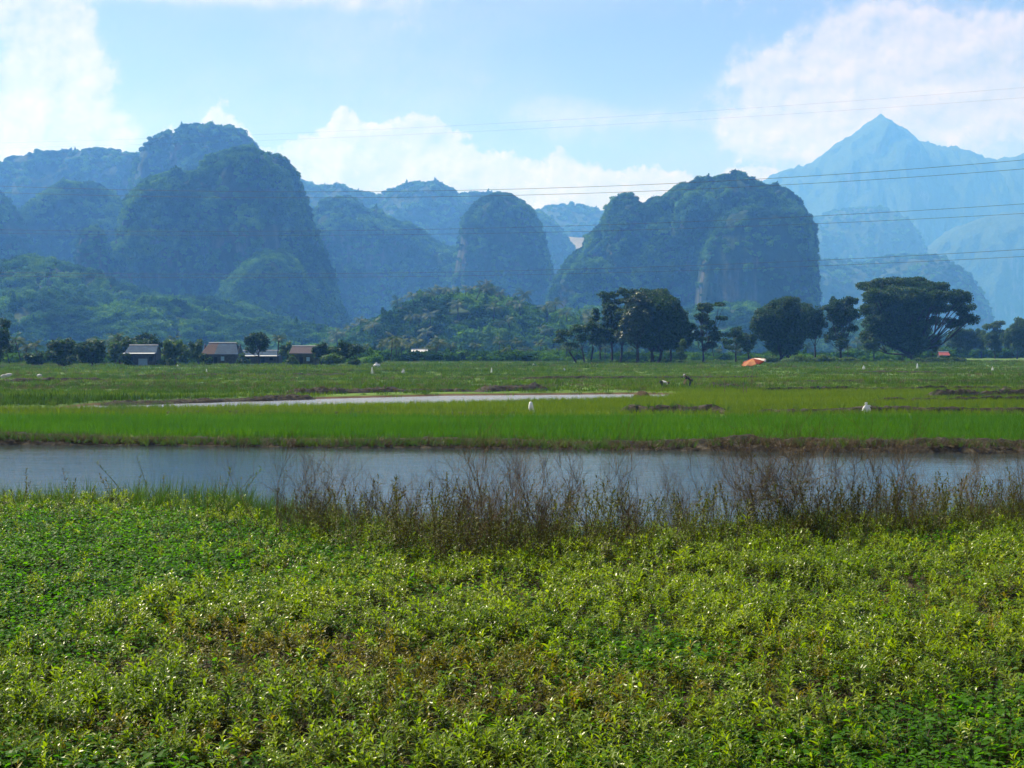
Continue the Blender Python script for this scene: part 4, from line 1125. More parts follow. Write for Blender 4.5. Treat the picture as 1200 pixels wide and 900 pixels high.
def house(px0, px1, base_y, ridge_y, eave_y, d, label, wallm, roofs, ridge_in=.06, depth=6.0, windows=(), doors=(), stilts=0, ridge_m='tin_white', eave_m=None):
    m = d/F; W = (px1-px0)*m
    p0 = at((px0+px1)/2, base_y, d); p0[2] = 0
    root = empty('house', p0); tag(root, label, 'house')
    zr, ze = H-(ridge_y-HY)*m, H-(eave_y-HY)*m
    hd = depth/2
    mb = MB()
    e = .25
    mb.box((-W/2+e, -hd+.5, stilts), (W/2-e, hd-.5, ze-.02))
    # gables under the roof
    for s in (-1, 1):
        x = s*(W/2-e-.06)
        mb.add([[x-.05, -hd+.5, ze-.02], [x-.05, hd-.5, ze-.02], [x-.05, 0, zr-.12], [x+.05, -hd+.5, ze-.02], [x+.05, hd-.5, ze-.02], [x+.05, 0, zr-.12]], [[0, 1, 4, 3], [1, 2, 5, 4], [2, 0, 3, 5]], [[0, 2, 1], [3, 4, 5]])
    mb.build('wall', M[wallm], root)
    if stilts:
        for sx in (-1, -.33, .33, 1):
            for sy in (-1, 1):
                k = MB(); k.box((sx*(W/2-.5)-.09, sy*(hd-.7)-.09, -.1), (sx*(W/2-.5)+.09, sy*(hd-.7)+.09, stilts-.002)); k.build('post', M['wood'], root)
    ri = W*ridge_in
    for (u0, u1, mt) in roofs:
        k = MB()
        def X(u, r): return (-W/2 + ri*r) + (W-2*ri*r)*u
        corrugated(k, (X(u0, 1), 0, zr), (X(u1, 1), 0, zr), (X(u1, 0), -hd, ze-.12), (X(u0, 0), -hd, ze-.12), max(4, int(W*(u1-u0)*3)))
        corrugated(k, (X(u0, 1), 0, zr), (X(u1, 1), 0, zr), (X(u1, 0), hd, ze-.12), (X(u0, 0), hd, ze-.12), max(4, int(W*(u1-u0)*3)))
        rf = k.build('roof', M[mt], root)
    k = MB(); k.tube([[-W/2+ri-.05, 0, zr+.07], [W/2-ri+.05, 0, zr+.07]], .13, 6); k.build('ridge_cap', M[ridge_m], rf)
    if eave_m:
        k = MB(); corrugated(k, (-W/2-.1, -hd-.02, ze-.08), (W/2-.2, -hd-.02, ze-.08), (W/2-.3, -hd-.5, ze-.26), (-W/2-.2, -hd-.5, ze-.26), int(W*3)); k.build('awning', M[eave_m], root)
    for (a, b, z0, z1, mt) in windows:
        k = MB(); x0, x1 = (a-(px0+px1)/2)*m, (b-(px0+px1)/2)*m
        k.box((x0, -hd+.46, z0), (x1, -hd+.497, z1)); w_ = k.build('window', M[mt], root)
        k = MB()
        for (q0, q1, q2, q3) in ((x0-.06, x1+.06, z0-.07, z0-.003), (x0-.06, x1+.06, z1+.003, z1+.07), (x0-.06, x0-.003, z0, z1), (x1+.003, x1+.06, z0, z1)):
            k.box((q0, -hd+.43, q2), (q1, -hd+.497, q3))
        k.build('frame', M['wood'], w_)
    for (a, b, z1, mt) in doors:
        k = MB(); x0, x1 = (a-(px0+px1)/2)*m, (b-(px0+px1)/2)*m
        k.box((x0, -hd+.45, .05), (x1, -hd+.497, z1)); dr = k.build('door', M[mt], root)
        k = MB(); k.box((x1-.16, -hd+.40, z1*.5), (x1-.11, -hd+.447, z1*.5+.12)); k.build('handle', M['dark'], dr)
    return root


house(150, 187, 430, 404.8, 413, 298, 'blue grey wooden house with a two edged bright tin roof and a pale blue door', 'wood', [(0, 1, 'tin')], .05, 5.5,
      windows=[(154, 159, 1.1, 1.9, 'dark'), (178, 182, 1.1, 1.9, 'dark')], doors=[(165.5, 176, 1.55, 'paleblue')], eave_m='tin_white')
house(239, 283, 427, 402, 414.5, 318, 'dark house with a steep roof, one third rust brown and the rest grey tin', 'wood', [(0, .36, 'rust'), (.36, 1, 'tin')], .14, 7.0,
      windows=[(246, 250, 1.0, 1.9, 'dark'), (262, 266, 1.0, 1.9, 'paleblue')], doors=[(254, 258, 1.8, 'dark')], stilts=.35)
house(284, 330, 427, 411, 416, 336, 'long low dark house with bright white roof edges behind a round tree', 'wood', [(0, 1, 'tin')], .02, 6.0,
      windows=[(291, 294, .9, 1.6, 'dark'), (318, 322, .9, 1.6, 'dark')], doors=[(308, 312, 1.6, 'dark')], eave_m='tin_white')
house(341, 374, 427, 405.8, 413.5, 312, 'mossy walled house under a plain brown tin roof', 'wood_green', [(0, 1, 'brown_tin')], .05, 6.0,
      windows=[(346, 349, .9, 1.8, 'dark'), (361, 365, .9, 1.8, 'paleblue')], doors=[(353, 357, 1.8, 'dark')])
house(482, 502, 421, 409.6, 412, 455, 'small lone shed with a thin white roof at the hill foot', 'wood', [(0, 1, 'tin_white')], .02, 3.5, doors=[(490, 494, 1.7, 'dark')])
house(1099, 1112, 421, 412.5, 416, 445, 'tiny red roofed hut half hidden by thickets right of the rain tree', 'wood', [(0, 1, 'red')], .05, 3.0, doors=[(1104, 1107, 1.4, 'dark')])


# ------------------------------------------------------------------ beach umbrella in the field
def panel_disc(mb, c, ax, r0, h, a0, a1, sag, rng_, n=5, m_=5, t=.012):
    """one gore of an umbrella canopy, thin but double sided"""
    pass


M['orange'] = plain('faded_red_cloth', (0.14, 0.022, 0.010), 0.8, 0.2, 0.25, 3)
M['beige'] = plain('faded_orange_cloth', (0.24, 0.10, 0.045), 0.8, 0.2, 0.2, 3)
M['cream'] = plain('cream_cloth', (0.6, 0.52, 0.45), 0.8, 0.2, 0.1, 3)
M['cane'] = plain('bamboo_pole', (0.10, 0.075, 0.045), 0.7, 0.3, 0.3, 5)
ub = at(881, 459, gd(459)); ub[2] = float(ground_z(ub[0], ub[1]))
um = empty('beach_umbrella', ub); tag(um, 'tattered red, orange and cream beach umbrella on a thin pole standing in the field', 'umbrella')
k = MB(); k.tube([[0, 0, -.1], [.02, 0, 1.2], [.10, 0, 2.75]], [.022, .02, .016], 6); k.build('pole', M['cane'], um); um.scale = (.93, .93, .97)
tilt = np.array([[math.cos(R(-13)), 0, math.sin(R(-13))], [0, 1, 0], [-math.sin(R(-13)), 0, math.cos(R(-13))]])
tilt = tilt @ np.array([[1, 0, 0], [0, math.cos(R(10)), -math.sin(R(10))], [0, math.sin(R(10)), math.cos(R(10))]])
hubz = np.array([.10, 0, 2.78])
cols = ['orange', 'orange', 'orange', 'orange', 'beige', 'beige', 'orange', 'cream']
for g_ in range(8):
    a0, a1 = g_*math.pi/4, (g_+1)*math.pi/4
    U = np.linspace(0, 1, 7); Av = np.linspace(a0, a1, 6); Vv = []
    for u in U:
        for j, a in enumerate(Av):
            w = math.sin(math.pi*j/5)
            rad = 1.12*u*(1 - .07*w*u)
            z = -.27*u**1.25 - .10*w*u**2 - .05*random.random()*u
            Vv.append(hubz + tilt @ np.array([rad*math.cos(a), rad*math.sin(a), z]))
    Vv = np.array(Vv); n6 = len(Vv)
    q = []
    for i in range(6):
        for j in range(5):
            a = i*6+j; q += [[a, a+1, a+7, a+6]]
    q = np.array(q)
    Vd = np.vstack([Vv, Vv - [0, 0, .012]])
    edge = [[36+j, 37+j, 37+j+42, 36+j+42] for j in range(5)]
    pn = link('canopy_panel', np_mesh('canopy_panel', Vd, [np.vstack([q, q[:, ::-1]+n6, edge])], [M[cols[g_]]], None, True), um)
    k = MB(); k.tube([hubz + tilt @ np.array([0, 0, -.03]), hubz + tilt @ np.array([.55*math.cos(a0), .55*math.sin(a0), -.15]), hubz + tilt @ np.array([1.12*math.cos(a0), 1.12*math.sin(a0), -.30])], .008, 4)
    k.build('rib', M['cane'], um)


# ------------------------------------------------------------------ people at work in the field
def skin_body(name, J, edges, mat, parent, root, sub=2):
    keys = list(J)
    me = bpy.data.meshes.new(name)
    me.from_pydata([J[k][0] for k in keys], [(keys.index(a), keys.index(b)) for a, b in edges], [])
    me.materials.append(mat)
    o = link(name, me, parent)
    md = o.modifiers.new('skin', 'SKIN'); md.use_smooth_shade = True
    for i, k in enumerate(keys):
        d = me.skin_vertices[0].data[i]; r = J[k][1]
        d.radius = (r, r) if not isinstance(r, tuple) else r
        d.use_root = (k == root)
    s = o.modifiers.new('smooth', 'SUBSURF'); s.levels = sub; s.render_levels = sub
    return o


M['skin'] = plain('brown_skin', (0.22, 0.115, 0.07), 0.6, 0.3, 0.1)
M['shirt_white'] = plain('white_shirt', (0.78, 0.77, 0.80), 0.85, 0.2, 0.06)
M['cloth_dark'] = plain('dark_blue_cloth', (0.028, 0.032, 0.05), 0.85, 0.2, 0.2)
M['trousers'] = plain('dark_trousers', (0.035, 0.045, 0.05), 0.85, 0.2, 0.2)
M['hat_grey'] = plain('grey_straw_hat', (0.22, 0.23, 0.25), 0.8, 0.2, 0.2, 8)
M['hair'] = plain('black_hair', (0.012, 0.010, 0.009), 0.6, 0.3)
M['pale_cloth'] = plain('pale_grey_cloth', (0.45, 0.45, 0.44), 0.85, 0.2, 0.1)


def person(loc, rz, bend, label, shirt, trous, hat, scale=1.0, legs_bent=.12):
    """a bending worker: bend = angle of the trunk from upright"""
    root = empty('person', loc, rz); root.scale = (scale,)*3
    tag(root, label, 'person')
    hip = np.array([0, 0, .86]); bx, bz = math.sin(bend), math.cos(bend)
    up = np.array([bx, 0, bz]); side = np.array([0, 1, 0.])
    chest = hip + up*.42; neck = hip + up*.56; head = neck + (up*.7 + np.array([.35, 0, -.1]))*.13
    crown_ = head + (up*.8 + np.array([.25, 0, 0]))*.12
    J = {'pelvis': (hip, .13), 'waist': (hip+up*.2, .115), 'chest': (chest, .14), 'neck': (neck, .055), 'jaw': (neck+(head-neck)*.6, .062), 'head': (head, .095), 'crown': (crown_, .075), 'nose': (head + np.array([.10, 0, -.02]), .014)}
    Eg = [('pelvis', 'waist'), ('waist', 'chest'), ('chest', 'neck'), ('neck', 'jaw'), ('jaw', 'head'), ('head', 'crown'), ('head', 'nose')]
    for s, n in ((1, 'l'), (-1, 'r')):
        J['ear'+n] = (head + side*s*.095, .018); Eg.append(('head', 'ear'+n))
        sh = chest + up*.07 + side*s*.17; el = sh + np.array([.10, s*.05, -.27]); wr = el + np.array([.12, -s*.03, -.22]); pl = wr + np.array([.03, 0, -.07])
        J['sh'+n] = (sh, .058); J['el'+n] = (el, .042); J['wr'+n] = (wr, .028); J['palm'+n] = (pl, .03)
        Eg += [('chest', 'sh'+n), ('sh'+n, 'el'+n), ('el'+n, 'wr'+n), ('wr'+n, 'palm'+n)]
        for f in range(5):
            th_ = f == 4
            b = pl + (np.array([.01, -s*.035, .01]) if th_ else np.array([.02*(f-1.5)*.9, 0, -.035]))
            m1 = b + (np.array([.025, -s*.02, -.02]) if th_ else np.array([.004, -s*.004, -.034]))
            m2 = m1 + (np.array([.01, 0, -.022]) if th_ else np.array([-.01, -s*.014, -.025]))
            for q_, P_ in (('a', b), ('b', m1), ('c', m2)): J['f%d%s%s' % (f, q_, n)] = (P_, .0095)
            Eg += [('palm'+n, 'f%da%s' % (f, n)), ('f%da%s' % (f, n), 'f%db%s' % (f, n)), ('f%db%s' % (f, n), 'f%dc%s' % (f, n))]
        hp = hip + np.array([-.01, s*.09, -.04]); kn = np.array([legs_bent, s*.13, .46]); an = np.array([-.02, s*.14, .08]); to = np.array([.13, s*.15, .03])
        J['hp'+n] = (hp, .10); J['kn'+n] = (kn, .06); J['an'+n] = (an, .042); J['to'+n] = (to, .035)
        Eg += [('pelvis', 'hp'+n), ('hp'+n, 'kn'+n), ('kn'+n, 'an'+n), ('an'+n, 'to'+n)]
    skin_body('body', J, Eg, M['skin'], root, 'pelvis')
    S = {'pelvis': (hip+up*.02, .145), 'waist': (hip+up*.2, .138), 'chest': (chest, .16), 'collar': (neck - up*.03, .075)}
    Se = [('pelvis', 'waist'), ('waist', 'chest'), ('chest', 'collar')]
    T = {'pelvis': (hip, .148)}; Te = []
    for n in 'lr':
        S['sh'+n] = (J['sh'+n][0], .073); S['el'+n] = (J['el'+n][0]*.9+J['sh'+n][0]*.1, .058)
        Se += [('chest', 'sh'+n), ('sh'+n, 'el'+n)]
        T['hp'+n] = (J['hp'+n][0], .115); T['kn'+n] = (J['kn'+n][0], .078); T['cuff'+n] = (J['kn'+n][0]*.35+J['an'+n][0]*.65, .062)
        Te += [('pelvis', 'hp'+n), ('hp'+n, 'kn'+n), ('kn'+n, 'cuff'+n)]
    skin_body('shirt', S, Se, M[shirt], root, 'pelvis')
    skin_body('trousers', T, Te, M[trous], root, 'pelvis')
    # hat or hair sits on the crown, tilted with the head
    ax = (crown_-head)/np.linalg.norm(crown_-head); A = np.cross(ax, side); A /= np.linalg.norm(A); B = np.cross(ax, A)
    k = MB(); n = 18; th = np.arange(n)/n*2*math.pi
    prof = [(.23, .035), (.13, .065), (.105, .075), (.095, .15), (.05, .185), (.003, .19)] if hat else [(.10, .0), (.108, .06), (.098, .12), (.06, .165), (.003, .18)]
    rings = [head + ax*z + r_*(np.cos(th)[:,None]*A + np.sin(th)[:,None]*B) for r_, z in prof]
    V = np.vstack(rings); i = np.arange(len(prof)-1)[:,None]*n; j = np.arange(n)[None,:]
    k.add(V, np.stack([i+j, i+(j+1) % n, i+n+(j+1) % n, i+n+j], -1).reshape(-1, 4))
    k.build('hat' if hat else 'hair', M['hat_grey' if hat else 'hair'], root, True)
    return root


p = at(775, 456, gd(456)); p[2] = float(ground_z(p[0], p[1])) - .10
person(p, 0.1, R(98), 'person bent double in a white shirt, hands down among the rice plants', 'shirt_white', 'trousers', False, .86)
p = at(810, 456, gd(456)); p[2] = float(ground_z(p[0], p[1])) - .08
person(p, math.pi-.35, R(52), 'stooping person in dark clothes and a grey hat working in the field', 'cloth_dark', 'cloth_dark', True, .98)

# ------------------------------------------------------------------ haystack
M['hay'] = plain('rotting_straw', (0.075, 0.055, 0.032), 0.95, 0.1, 0.5, 6, 0.8)
hp_ = at(752, 465.5, gd(465.5)); hp_[2] = float(ground_z(hp_[0], hp_[1]))
nu, nv = 40, 18
u, v = np.meshgrid(np.arange(nu)/nu*2*math.pi, np.linspace(0, 1, nv))
rad = .78*np.sqrt(np.maximum(0, 1-v**2.2)); V = np.stack([rad*np.cos(u), rad*np.sin(u), v*1.12-.06], -1).reshape(-1, 3)
V = V*(1 + .22*(fbm(V*3.0, 4, 90)-.5)[:,None] + .12*(fbm(V*np.array([14, 14, 3.0]), 2, 91)-.5)[:,None])
i = np.arange(nv-1)[:,None]*nu; j = np.arange(nu)[None,:]
q = np.stack([i+j, i+(j+1) % nu, i+nu+(j+1) % nu, i+nu+j], -1).reshape(-1, 4)
hs_ = empty('haystack', hp_); tag(hs_, 'brown dome shaped heap of old straw beside the narrow water', 'haystack')
link('heap', np_mesh('heap', V, [q], [M['hay']], None, True), hs_)
k = MB(); r = random.Random(4)
for _ in range(420):
    a = r.uniform(0, 6.28); t = r.random(); rr = .76*math.sqrt(max(0, 1-t**2.2))
    blade(k, (rr*math.cos(a), rr*math.sin(a), t*1.08-.05), a + r.uniform(-.7, .7), r.uniform(.3, 1.4), r.uniform(.12, .3), .014, r.uniform(.5, 2), 3)
k.build('loose_straw', M['straw'], hs_)


# ------------------------------------------------------------------ white rags and sacks that keep birds off
def cloth_tube(mb, prof, folds, seed, squash=1.0, lean=0.0):
    """a hanging sack: rings of (height, radius) with folds"""
    r = np.random.default_rng(seed); n = 22; th = np.arange(n)/n*2*math.pi
    ph = r.uniform(0, 6.28, 3); rings = []
    for z, rad in prof:
        w = 1 + folds*(.5*np.sin(3*th+ph[0]+z*2) + .35*np.sin(5*th+ph[1]-z*3))
        rings.append(np.stack([lean*z + rad*w*np.cos(th), rad*w*np.sin(th)*squash, z + .05*folds*np.sin(4*th+ph[2])*(rad > .05)], -1))
    V = np.vstack(rings); i = np.arange(len(prof)-1)[:,None]*n; j = np.arange(n)[None,:]
    mb.add(V, np.stack([i+j, i+(j+1) % n, i+n+(j+1) % n, i+n+j], -1).reshape(-1, 4))


def rag(px, base_y, h, w, label, kind=0, stick=True, lift=0.0, group='white rags on sticks in the fields'):
    p = at(px, base_y, gd(base_y)); p[2] = float(ground_z(p[0], p[1]))
    root = empty('rag_scarecrow', p); tag(root, label, 'scarecrow', group)
    k = MB()
    if kind == 0:   # a narrow sack hung over the stick
        cloth_tube(k, [(lift+.0, w*.52), (lift+h*.12, w*.5), (lift+h*.45, w*.40), (lift+h*.8, w*.27), (lift+h*.94, w*.22), (lift+h, w*.06)], .22, int(px), .6)
    elif kind == 1:  # a knotted bag flapping to one side
        cloth_tube(k, [(lift, w*.18), (lift+h*.1, w*.42), (lift+h*.35, w*.50), (lift+h*.6, w*.36), (lift+h*.76, w*.16), (lift+h*.84, w*.10), (lift+h*.92, w*.20), (lift+h, w*.05)], .35, int(px), .7)
        for s, a, b in ((-1, .25, .34), (1, .62, .74)):
            k.add([[s*w*.2, 0, lift+h*a], [s*w*.72, .03, lift+h*(a-.02)], [s*w*.5, -.04, lift+h*b], [s*w*.2, 0, lift+h*b], [s*w*.2, .02, lift+h*a], [s*w*.72, .05, lift+h*(a-.02)], [s*w*.5, -.02, lift+h*b], [s*w*.2, .02, lift+h*b]],
                  [[0, 1, 2, 3], [7, 6, 5, 4], [0, 4, 5, 1], [1, 5, 6, 2], [2, 6, 7, 3]])
    else:           # a sheet slung over a low rail, open below
        n = 15; t = np.linspace(-1, 1, n)
        for s in (-1, 1):
            pass
        a = t*math.pi/2*1.15
        X = w*.5*np.sin(a)*1.0; Z = lift + h*np.cos(a*.85)**.6
        V = []
        for y_ in np.linspace(-.45, .45, 5): V.append(np.stack([X*(1+.06*math.sin(y_*9)), np.full(n, y_), np.maximum(.05, Z-.05*abs(math.sin(y_*7)))], -1))
        V = np.vstack(V); V2 = V*np.array([.93, 1, .96]); i = np.arange(4)[:,None]*n; j = np.arange(n-1)[None,:]
        q = np.stack([i+j, i+j+1, i+n+j+1, i+n+j], -1).reshape(-1, 4)
        k.add(np.vstack([V, V2]), q, q[:, ::-1]+len(V), [[j_, j_+len(V), j_+1+len(V), j_+1] for j_ in range(n-1)])
    k.build('rag', M['white'], root, True)
    if stick:
        k = MB(); k.tube([[0, .02, -.15], [.01, .02, (lift+h)*.5], [0, .01, lift+h*1.04]], .016, 5); k.build('stick', M['cane'], root)


rag(622, 482.5, .62, .36, 'tall white sack on a stick at the far edge of the bright rice', 0)
rag(1015, 485.5, .60, .40, 'knotted white bag with a pointed corner at the far edge of the bright rice', 1)
rag(436, 439.5, 1.05, .34, 'slim white rag upright in the far field below the wide white sheet', 0)
rag(472.5, 438.5, .75, .42, 'white bag leaning in the far field right of the slim upright rag', 1)
rag(441, 430.6, .95, 1.25, 'wide white sheet bundled on a stake, largest white thing at the far field edge', 1)
rag(242, 437, .6, .26, 'tiny white rag in the field below the rusty roofed house', 0)
rag(208, 430.5, .5, .42, 'small white bag low beside the light bushy tree by the houses', 1)
rag(576, 437.5, .8, .26, 'single slim white rag in the field in front of the low forested hill', 0)
rag(625, 429, .6, .4, 'faint white rag near the small leaning tree', 1)
rag(661, 435, .55, .35, 'small pale bag in the grass in front of the small leaning tree', 1)
rag(1012, 434, .85, .45, 'white rag with a forked top in front of the bushes left of the rain tree', 1)
rag(1075, 432.5, 1.0, .38, 'white rag standing straight below the rain tree trunk', 0)
rag(1163, 435, .75, .35, 'faint white rag in the field far to the right of the rain tree', 1)


def sack(px, base_y, L, label, sd):
    p = at(px, base_y, gd(base_y)); p[2] = float(ground_z(p[0], p[1])) + .55
    k = MB(); cloth_tube(k, [(-.5*L, .03), (-.46*L, .13), (-.2*L, .2), (.1*L, .21), (.35*L, .17), (.47*L, .08), (.5*L, .12), (.53*L, .02)], .16, sd, .8)
    o = k.build('sack', M['pale_cloth'], None, True); o.rotation_euler = (0, R(78), 0.3*sd); o.location = [float(t) for t in p]
    tag(o, label, 'sack')


sack(9, 446, .9, 'pale sack lying on the field bank by the left edge', 1)
sack(4, 447, .6, 'smaller pale sack lying just left of a larger one', 2)
sack(46, 446.5, .5, 'short pale sack alone on the bank right of the two sacks', 3)

# thin stakes
for px, by, h, lb in [(517, 446, .95, 'dark stake standing in the far field right of the leaning bag'), (849, 463, 1.1, 'thin stake in the field left of the umbrella pole'), (871, 463, .95, 'short thin stake just left of the umbrella pole'),
                      (874.5, 463.5, .8, 'shortest thin stake closest to the umbrella pole'), (206, 452, .9, 'dark short stake beyond the narrow water by the field bank')]:
    p = at(px, by, gd(by)); p[2] = float(ground_z(p[0], p[1]))
    k = MB(); k.tube([[0, 0, -.2], [.02, .01, h*.5], [-.01, 0, h]], [.032, .028, .02], 6)
    k.tube([[.0, 0, h*.7], [.06, .02, h*.82]], [.015, .008], 5)
    tag(k.build('stake', M['cane'], None, True, p), lb, 'stake')

# ------------------------------------------------------------------ overhead wires: a double circuit and two earth wires crossing the plain
M['wire'] = plain('aluminium_wire', (0.05, 0.055, 0.06), 0.6, 0.2, 0.1)
WG = 'overhead wires crossing the plain'
for pts, dd, rad, lb in [([(300, 224.5), (700, 219), (905, 208.5), (1200, 187.5)], (242, 200), .032, 'upper wire of the highest clear pair, passing the pointed mountain'),
                         ([(300, 231.5), (700, 226.5), (905, 217), (1200, 198)], (252, 210), .032, 'lower wire of the highest clear pair, passing the pointed mountain'),
                         ([(300, 271), (634, 266), (943, 253.5), (1200, 239)], (242, 200), .028, 'upper wire of the middle pair, crossing the karst block'),
                         ([(300, 276), (634, 272), (943, 263), (1200, 250)], (252, 210), .028, 'lower wire of the middle pair, crossing the karst block'),
                         ([(300, 321), (640, 317), (945, 305), (1200, 292.5)], (242, 200), .028, 'upper wire of the lowest pair, crossing the cliff foot'),
                         ([(300, 325), (640, 322.5), (945, 311), (1200, 301)], (252, 210), .028, 'lower wire of the lowest pair, crossing the cliff foot'),
                         ([(300, 158), (700, 137), (950, 123), (1200, 102)], (242, 200), .008, 'thin earth wire faint against the clouds, topmost of all wires'),
                         ([(300, 165), (700, 146), (950, 133), (1200, 114)], (252, 210), .008, 'thin earth wire faint against the clouds, just below the topmost')]:
    P = np.array(pts, float); c = np.polyfit(P[:,0], P[:,1], 2)
    px = np.linspace(-60, 1300, 60); py = np.polyval(c, px)
    d = dd[0] + (dd[1]-dd[0])*(px-300)/900
    k = MB(); k.tube(np.stack([(px-CX)/F*d, d, H-(py-HY)/F*d], -1), rad, 5)
    tag(k.build('overhead_wire', M['wire'], None, True), lb, 'wire', WG)

# ------------------------------------------------------------------ air, sky, sun, camera
SUN_AZ, SUN_EL = R(-56), R(52)          # azimuth from the view direction (+Y) towards +X
sd = np.array([math.sin(SUN_AZ)*math.cos(SUN_EL), math.cos(SUN_AZ)*math.cos(SUN_EL), math.sin(SUN_EL)])
HAZE_D, HAZE_C, HAZE_G = 0.000205, (0.12, 0.36, 1.0), 0.25
b = MB(); b.box((-8200, -300, -3), (8200, 9300, 1340))
m, nt, out = new_mat('pale_air')
pv = nt.nodes.new('ShaderNodeVolumePrincipled')
pv.inputs['Color'].default_value = (*HAZE_C, 1); pv.inputs['Density'].default_value = HAZE_D; pv.inputs['Absorption Color'].default_value = (1, 1, 1, 1); pv.inputs['Anisotropy'].default_value = HAZE_G
nt.links.new(pv.outputs[0], out.inputs['Volume'])
hz = b.build('haze', m); tag(hz, 'pale blue summer haze over the whole plain and hills', 'haze', None, 'stuff')

L = bpy.data.lights.new('sun', 'SUN'); L.energy = 5.0; L.angle = R(0.53); L.color = (1.0, 0.96, 0.90)
lo = bpy.data.objects.new('sun', L); COL.objects.link(lo)
import mathutils
lo.rotation_euler = mathutils.Vector([float(-v) for v in sd]).to_track_quat('-Z', 'Y').to_euler()
lo.location = [float(v) for v in sd*500]

w = bpy.data.worlds.new('World'); sc.world = w; w.use_nodes = True
nt = w.node_tree; nt.nodes.clear()
out = nt.nodes.new('ShaderNodeOutputWorld'); bg = nt.nodes.new('ShaderNodeBackground')
sky = nt.nodes.new('ShaderNodeTexSky'); sky.sky_type = 'NISHITA'; sky.sun_disc = False
sky.sun_elevation = SUN_EL; sky.sun_rotation = SUN_AZ
sky.air_density = 1.0; sky.dust_density = 0.5; sky.ozone_density = 3.0
SKY_S = 0.05
tc = nt.nodes.new('ShaderNodeTexCoord')
sx = nt.nodes.new('ShaderNodeSeparateXYZ'); nt.links.new(tc.outputs['Generated'], sx.inputs[0])
dx, dy, dz = (E(nt, sx.outputs[i]) for i in range(3))
az = dx._op('ARCTAN2', dy)*57.29578          # degrees right of the view direction
el = dz._op('ARCSINE')*57.29578


def A(px): return math.degrees(math.atan((px-CX)/F))
def EL(py): return math.degrees(math.atan((HY-py)/F))


def dirnoise(scale, detail, rough, off=(0, 0, 0), dist=0.0, stretch=1.0):
    mp = nt.nodes.new('ShaderNodeMapping'); mp.inputs['Scale'].default_value = (scale, scale, scale*stretch); mp.inputs['Location'].default_value = off
    nt.links.new(tc.outputs['Generated'], mp.inputs[0])
    return noise(nt, 1, detail, rough, dist, mp.outputs[0])


LS = np.array([-.55, 0, .83])
n1 = dirnoise(17, 9, .58, (3, 1, 2))
n1b = dirnoise(17, 5, .58, tuple(np.array([3, 1, 2]) + LS*.16))
n2 = dirnoise(52, 6, .6, (1, 4, 2))
n2b = dirnoise(52, 4, .6, tuple(np.array([1, 4, 2]) + LS*.22))


def puff(px, py, rx, ry, a=1.0):
    u = (az - A(px))*(1.0/(rx/F*57.3)); v = (el - EL(py))*(1.0/(ry/F*57.3))
    return ((u*u + v*v)*-1.0).exp()*a


def total(L_):
    s = L_[0]
    for t in L_[1:]: s = s + t
    return s


# the row of cumulus behind the hills: its tops follow a curve of azimuth
fc = nt.nodes.new('ShaderNodeFloatCurve'); cur = fc.mapping.curves[0]
row = [(-1400, 190), (-700, 205), (-200, 230), (60, 240), (165, 200), (182, 168), (200, 156), (216, 170), (238, 146), (258, 130), (274, 138), (292, 160), (312, 178), (345, 166), (372, 162), (388, 146), (404, 133), (420, 142), (440, 152), (470, 145), (505, 142), (535, 152),
       (560, 168), (600, 181), (650, 182), (700, 186), (760, 190), (830, 206), (862, 196), (900, 200), (1000, 230), (1300, 210), (2000, 180)]
A0, A1 = -60.0, 60.0
while len(cur.points) < len(row): cur.points.new(.5, .5)
for ptc, (px_, py_) in zip(cur.points, row):
    ptc.location = ((A(px_)-A0)/(A1-A0), EL(py_)/20.0); ptc.handle_type = 'AUTO_CLAMPED'
fc.mapping.update()
nt.links.new(((az - A0)*(1/(A1-A0))).clamp().v, fc.inputs['Value'])
top = E(nt, fc.outputs[0])*20.0
c_row = (top + (n1-.5)*2.8 + (n2-.5)*2.2 - el).smooth(-.08, .22)
nz = (n1-.5)*2.6 + (n2-.5)*1.7
left = total([puff(48, 40, 42, 40, 1.1), puff(62, 110, 50, 45, 1.2), puff(50, 165, 60, 38, 1.1), puff(5, 160, 40, 34, .8), puff(105, 60, 40, 60, .5), puff(90, 180, 60, 40, .8), puff(-60, 130, 50, 60, .9), puff(-150, 80, 80, 70, 1.0)])
c_left = (left + nz*.5).smooth(.34, .74)
right = total([puff(1042, 45, 55, 42, 1.0), puff(985, 62, 55, 34, .9), puff(935, 95, 70, 40, .9), puff(870, 92, 50, 22, .55), puff(1060, 110, 110, 60, 1.0), puff(1165, 95, 60, 55, .85), puff(1150, 150, 90, 40, .9), puff(900, 150, 120, 40, .75), puff(1260, 110, 90, 70, .9), puff(960, 170, 90, 40, .7), puff(1400, 90, 120, 70, .8)])
c_right = (right*.92 + nz*.75).smooth(.28, .95)*.9
wisp = total([puff(650, 130, 85, 26, .8), puff(770, 140, 90, 15, .7), puff(570, 92, 40, 12, .55), puff(740, 165, 120, 22, .5), puff(360, 110, 60, 40, .3)])
c_wisp = (wisp + nz*.35).smooth(.3, .95)*.5
streak = total([puff(240, -2, 170, 16, .9), puff(70, 8, 110, 30, .6), puff(420, 5, 140, 18, .4), puff(560, -60, 300, 40, .7), puff(100, -90, 300, 50, .8), puff(1000, -120, 300, 60, .7)])
c_str = (streak + nz*.25).smooth(.25, .95)*.75
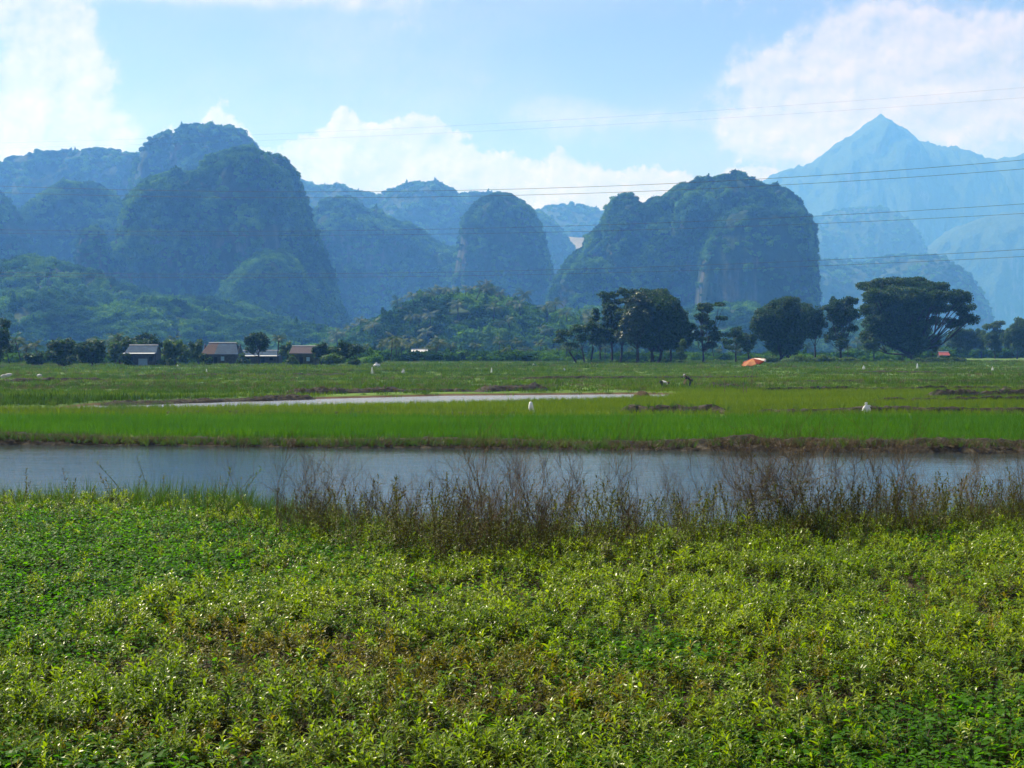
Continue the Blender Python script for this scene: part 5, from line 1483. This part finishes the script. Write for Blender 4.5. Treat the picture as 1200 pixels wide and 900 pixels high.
# scattered cumulus over the rest of the sky, out of the picture
over = (dirnoise(3.2, 6, .6, (5, 5, 5)) ).smooth(.50, .62)*(el.smooth(17, 26))*.8
veil = dirnoise(5, 4, .5, (2, 2, 7), 0, 2.0).smooth(.3, .72)*.26
light = ((n1-n1b)*2.4 + (n2-n2b)*1.1 + .60).clamp()  # sunlit and shaded sides of the billows, painted into the cloud colour
dens = E(nt, 1.0) - (E(nt, 1.0)-c_row)*(E(nt, 1.0)-c_left)*(E(nt, 1.0)-c_right)*(E(nt, 1.0)-c_wisp)*(E(nt, 1.0)-c_str)*(E(nt, 1.0)-over)*(E(nt, 1.0)-veil)
CLOUD = 1.0
ccol = mixc(nt, light, (0.19, 0.20, 0.235), (0.45, 0.375, 0.38))
scl_ = nt.nodes.new('ShaderNodeMix'); scl_.data_type = 'RGBA'; scl_.blend_type = 'MULTIPLY'; scl_.inputs[0].default_value = 1
nt.links.new(ccol, scl_.inputs[6]); scl_.inputs[7].default_value = (CLOUD/SKY_S,)*3 + (1,)
nt.links.new(mixc(nt, dens, mixc(nt, 1.0, sky.outputs[0], (1.06, .84, 1.0), 'MULTIPLY'), scl_.outputs[2]), bg.inputs[0])
bg.inputs[1].default_value = SKY_S
nt.links.new(bg.outputs[0], out.inputs[0])

cam = bpy.data.cameras.new('camera'); co = bpy.data.objects.new('camera', cam); COL.objects.link(co)
co.location = (0, 0, H); co.rotation_euler = (R(90), 0, 0)
cam.sensor_width = 36; cam.lens = 36*F/1200; cam.shift_y = -40/1200
cam.clip_start = .1; cam.clip_end = 20000
sc.camera = co
sc.view_settings.view_transform = 'Standard'; sc.view_settings.look = 'None'
sc.view_settings.exposure = 1.05; sc.view_settings.gamma = 1
sc.render.engine = 'CYCLES'
cy = sc.cycles
cy.max_bounces = 6; cy.diffuse_bounces = 2; cy.glossy_bounces = 2; cy.transmission_bounces = 3; cy.volume_bounces = 1; cy.transparent_max_bounces = 4
cy.caustics_reflective = False; cy.caustics_refractive = False
cy.sample_clamp_indirect = 4
cy.use_adaptive_sampling = True; cy.adaptive_threshold = .012
cy.use_denoising = True; cy.denoiser = 'OPENIMAGEDENOISE'; cy.denoising_input_passes = 'RGB_ALBEDO_NORMAL'; cy.denoising_prefilter = 'ACCURATE'
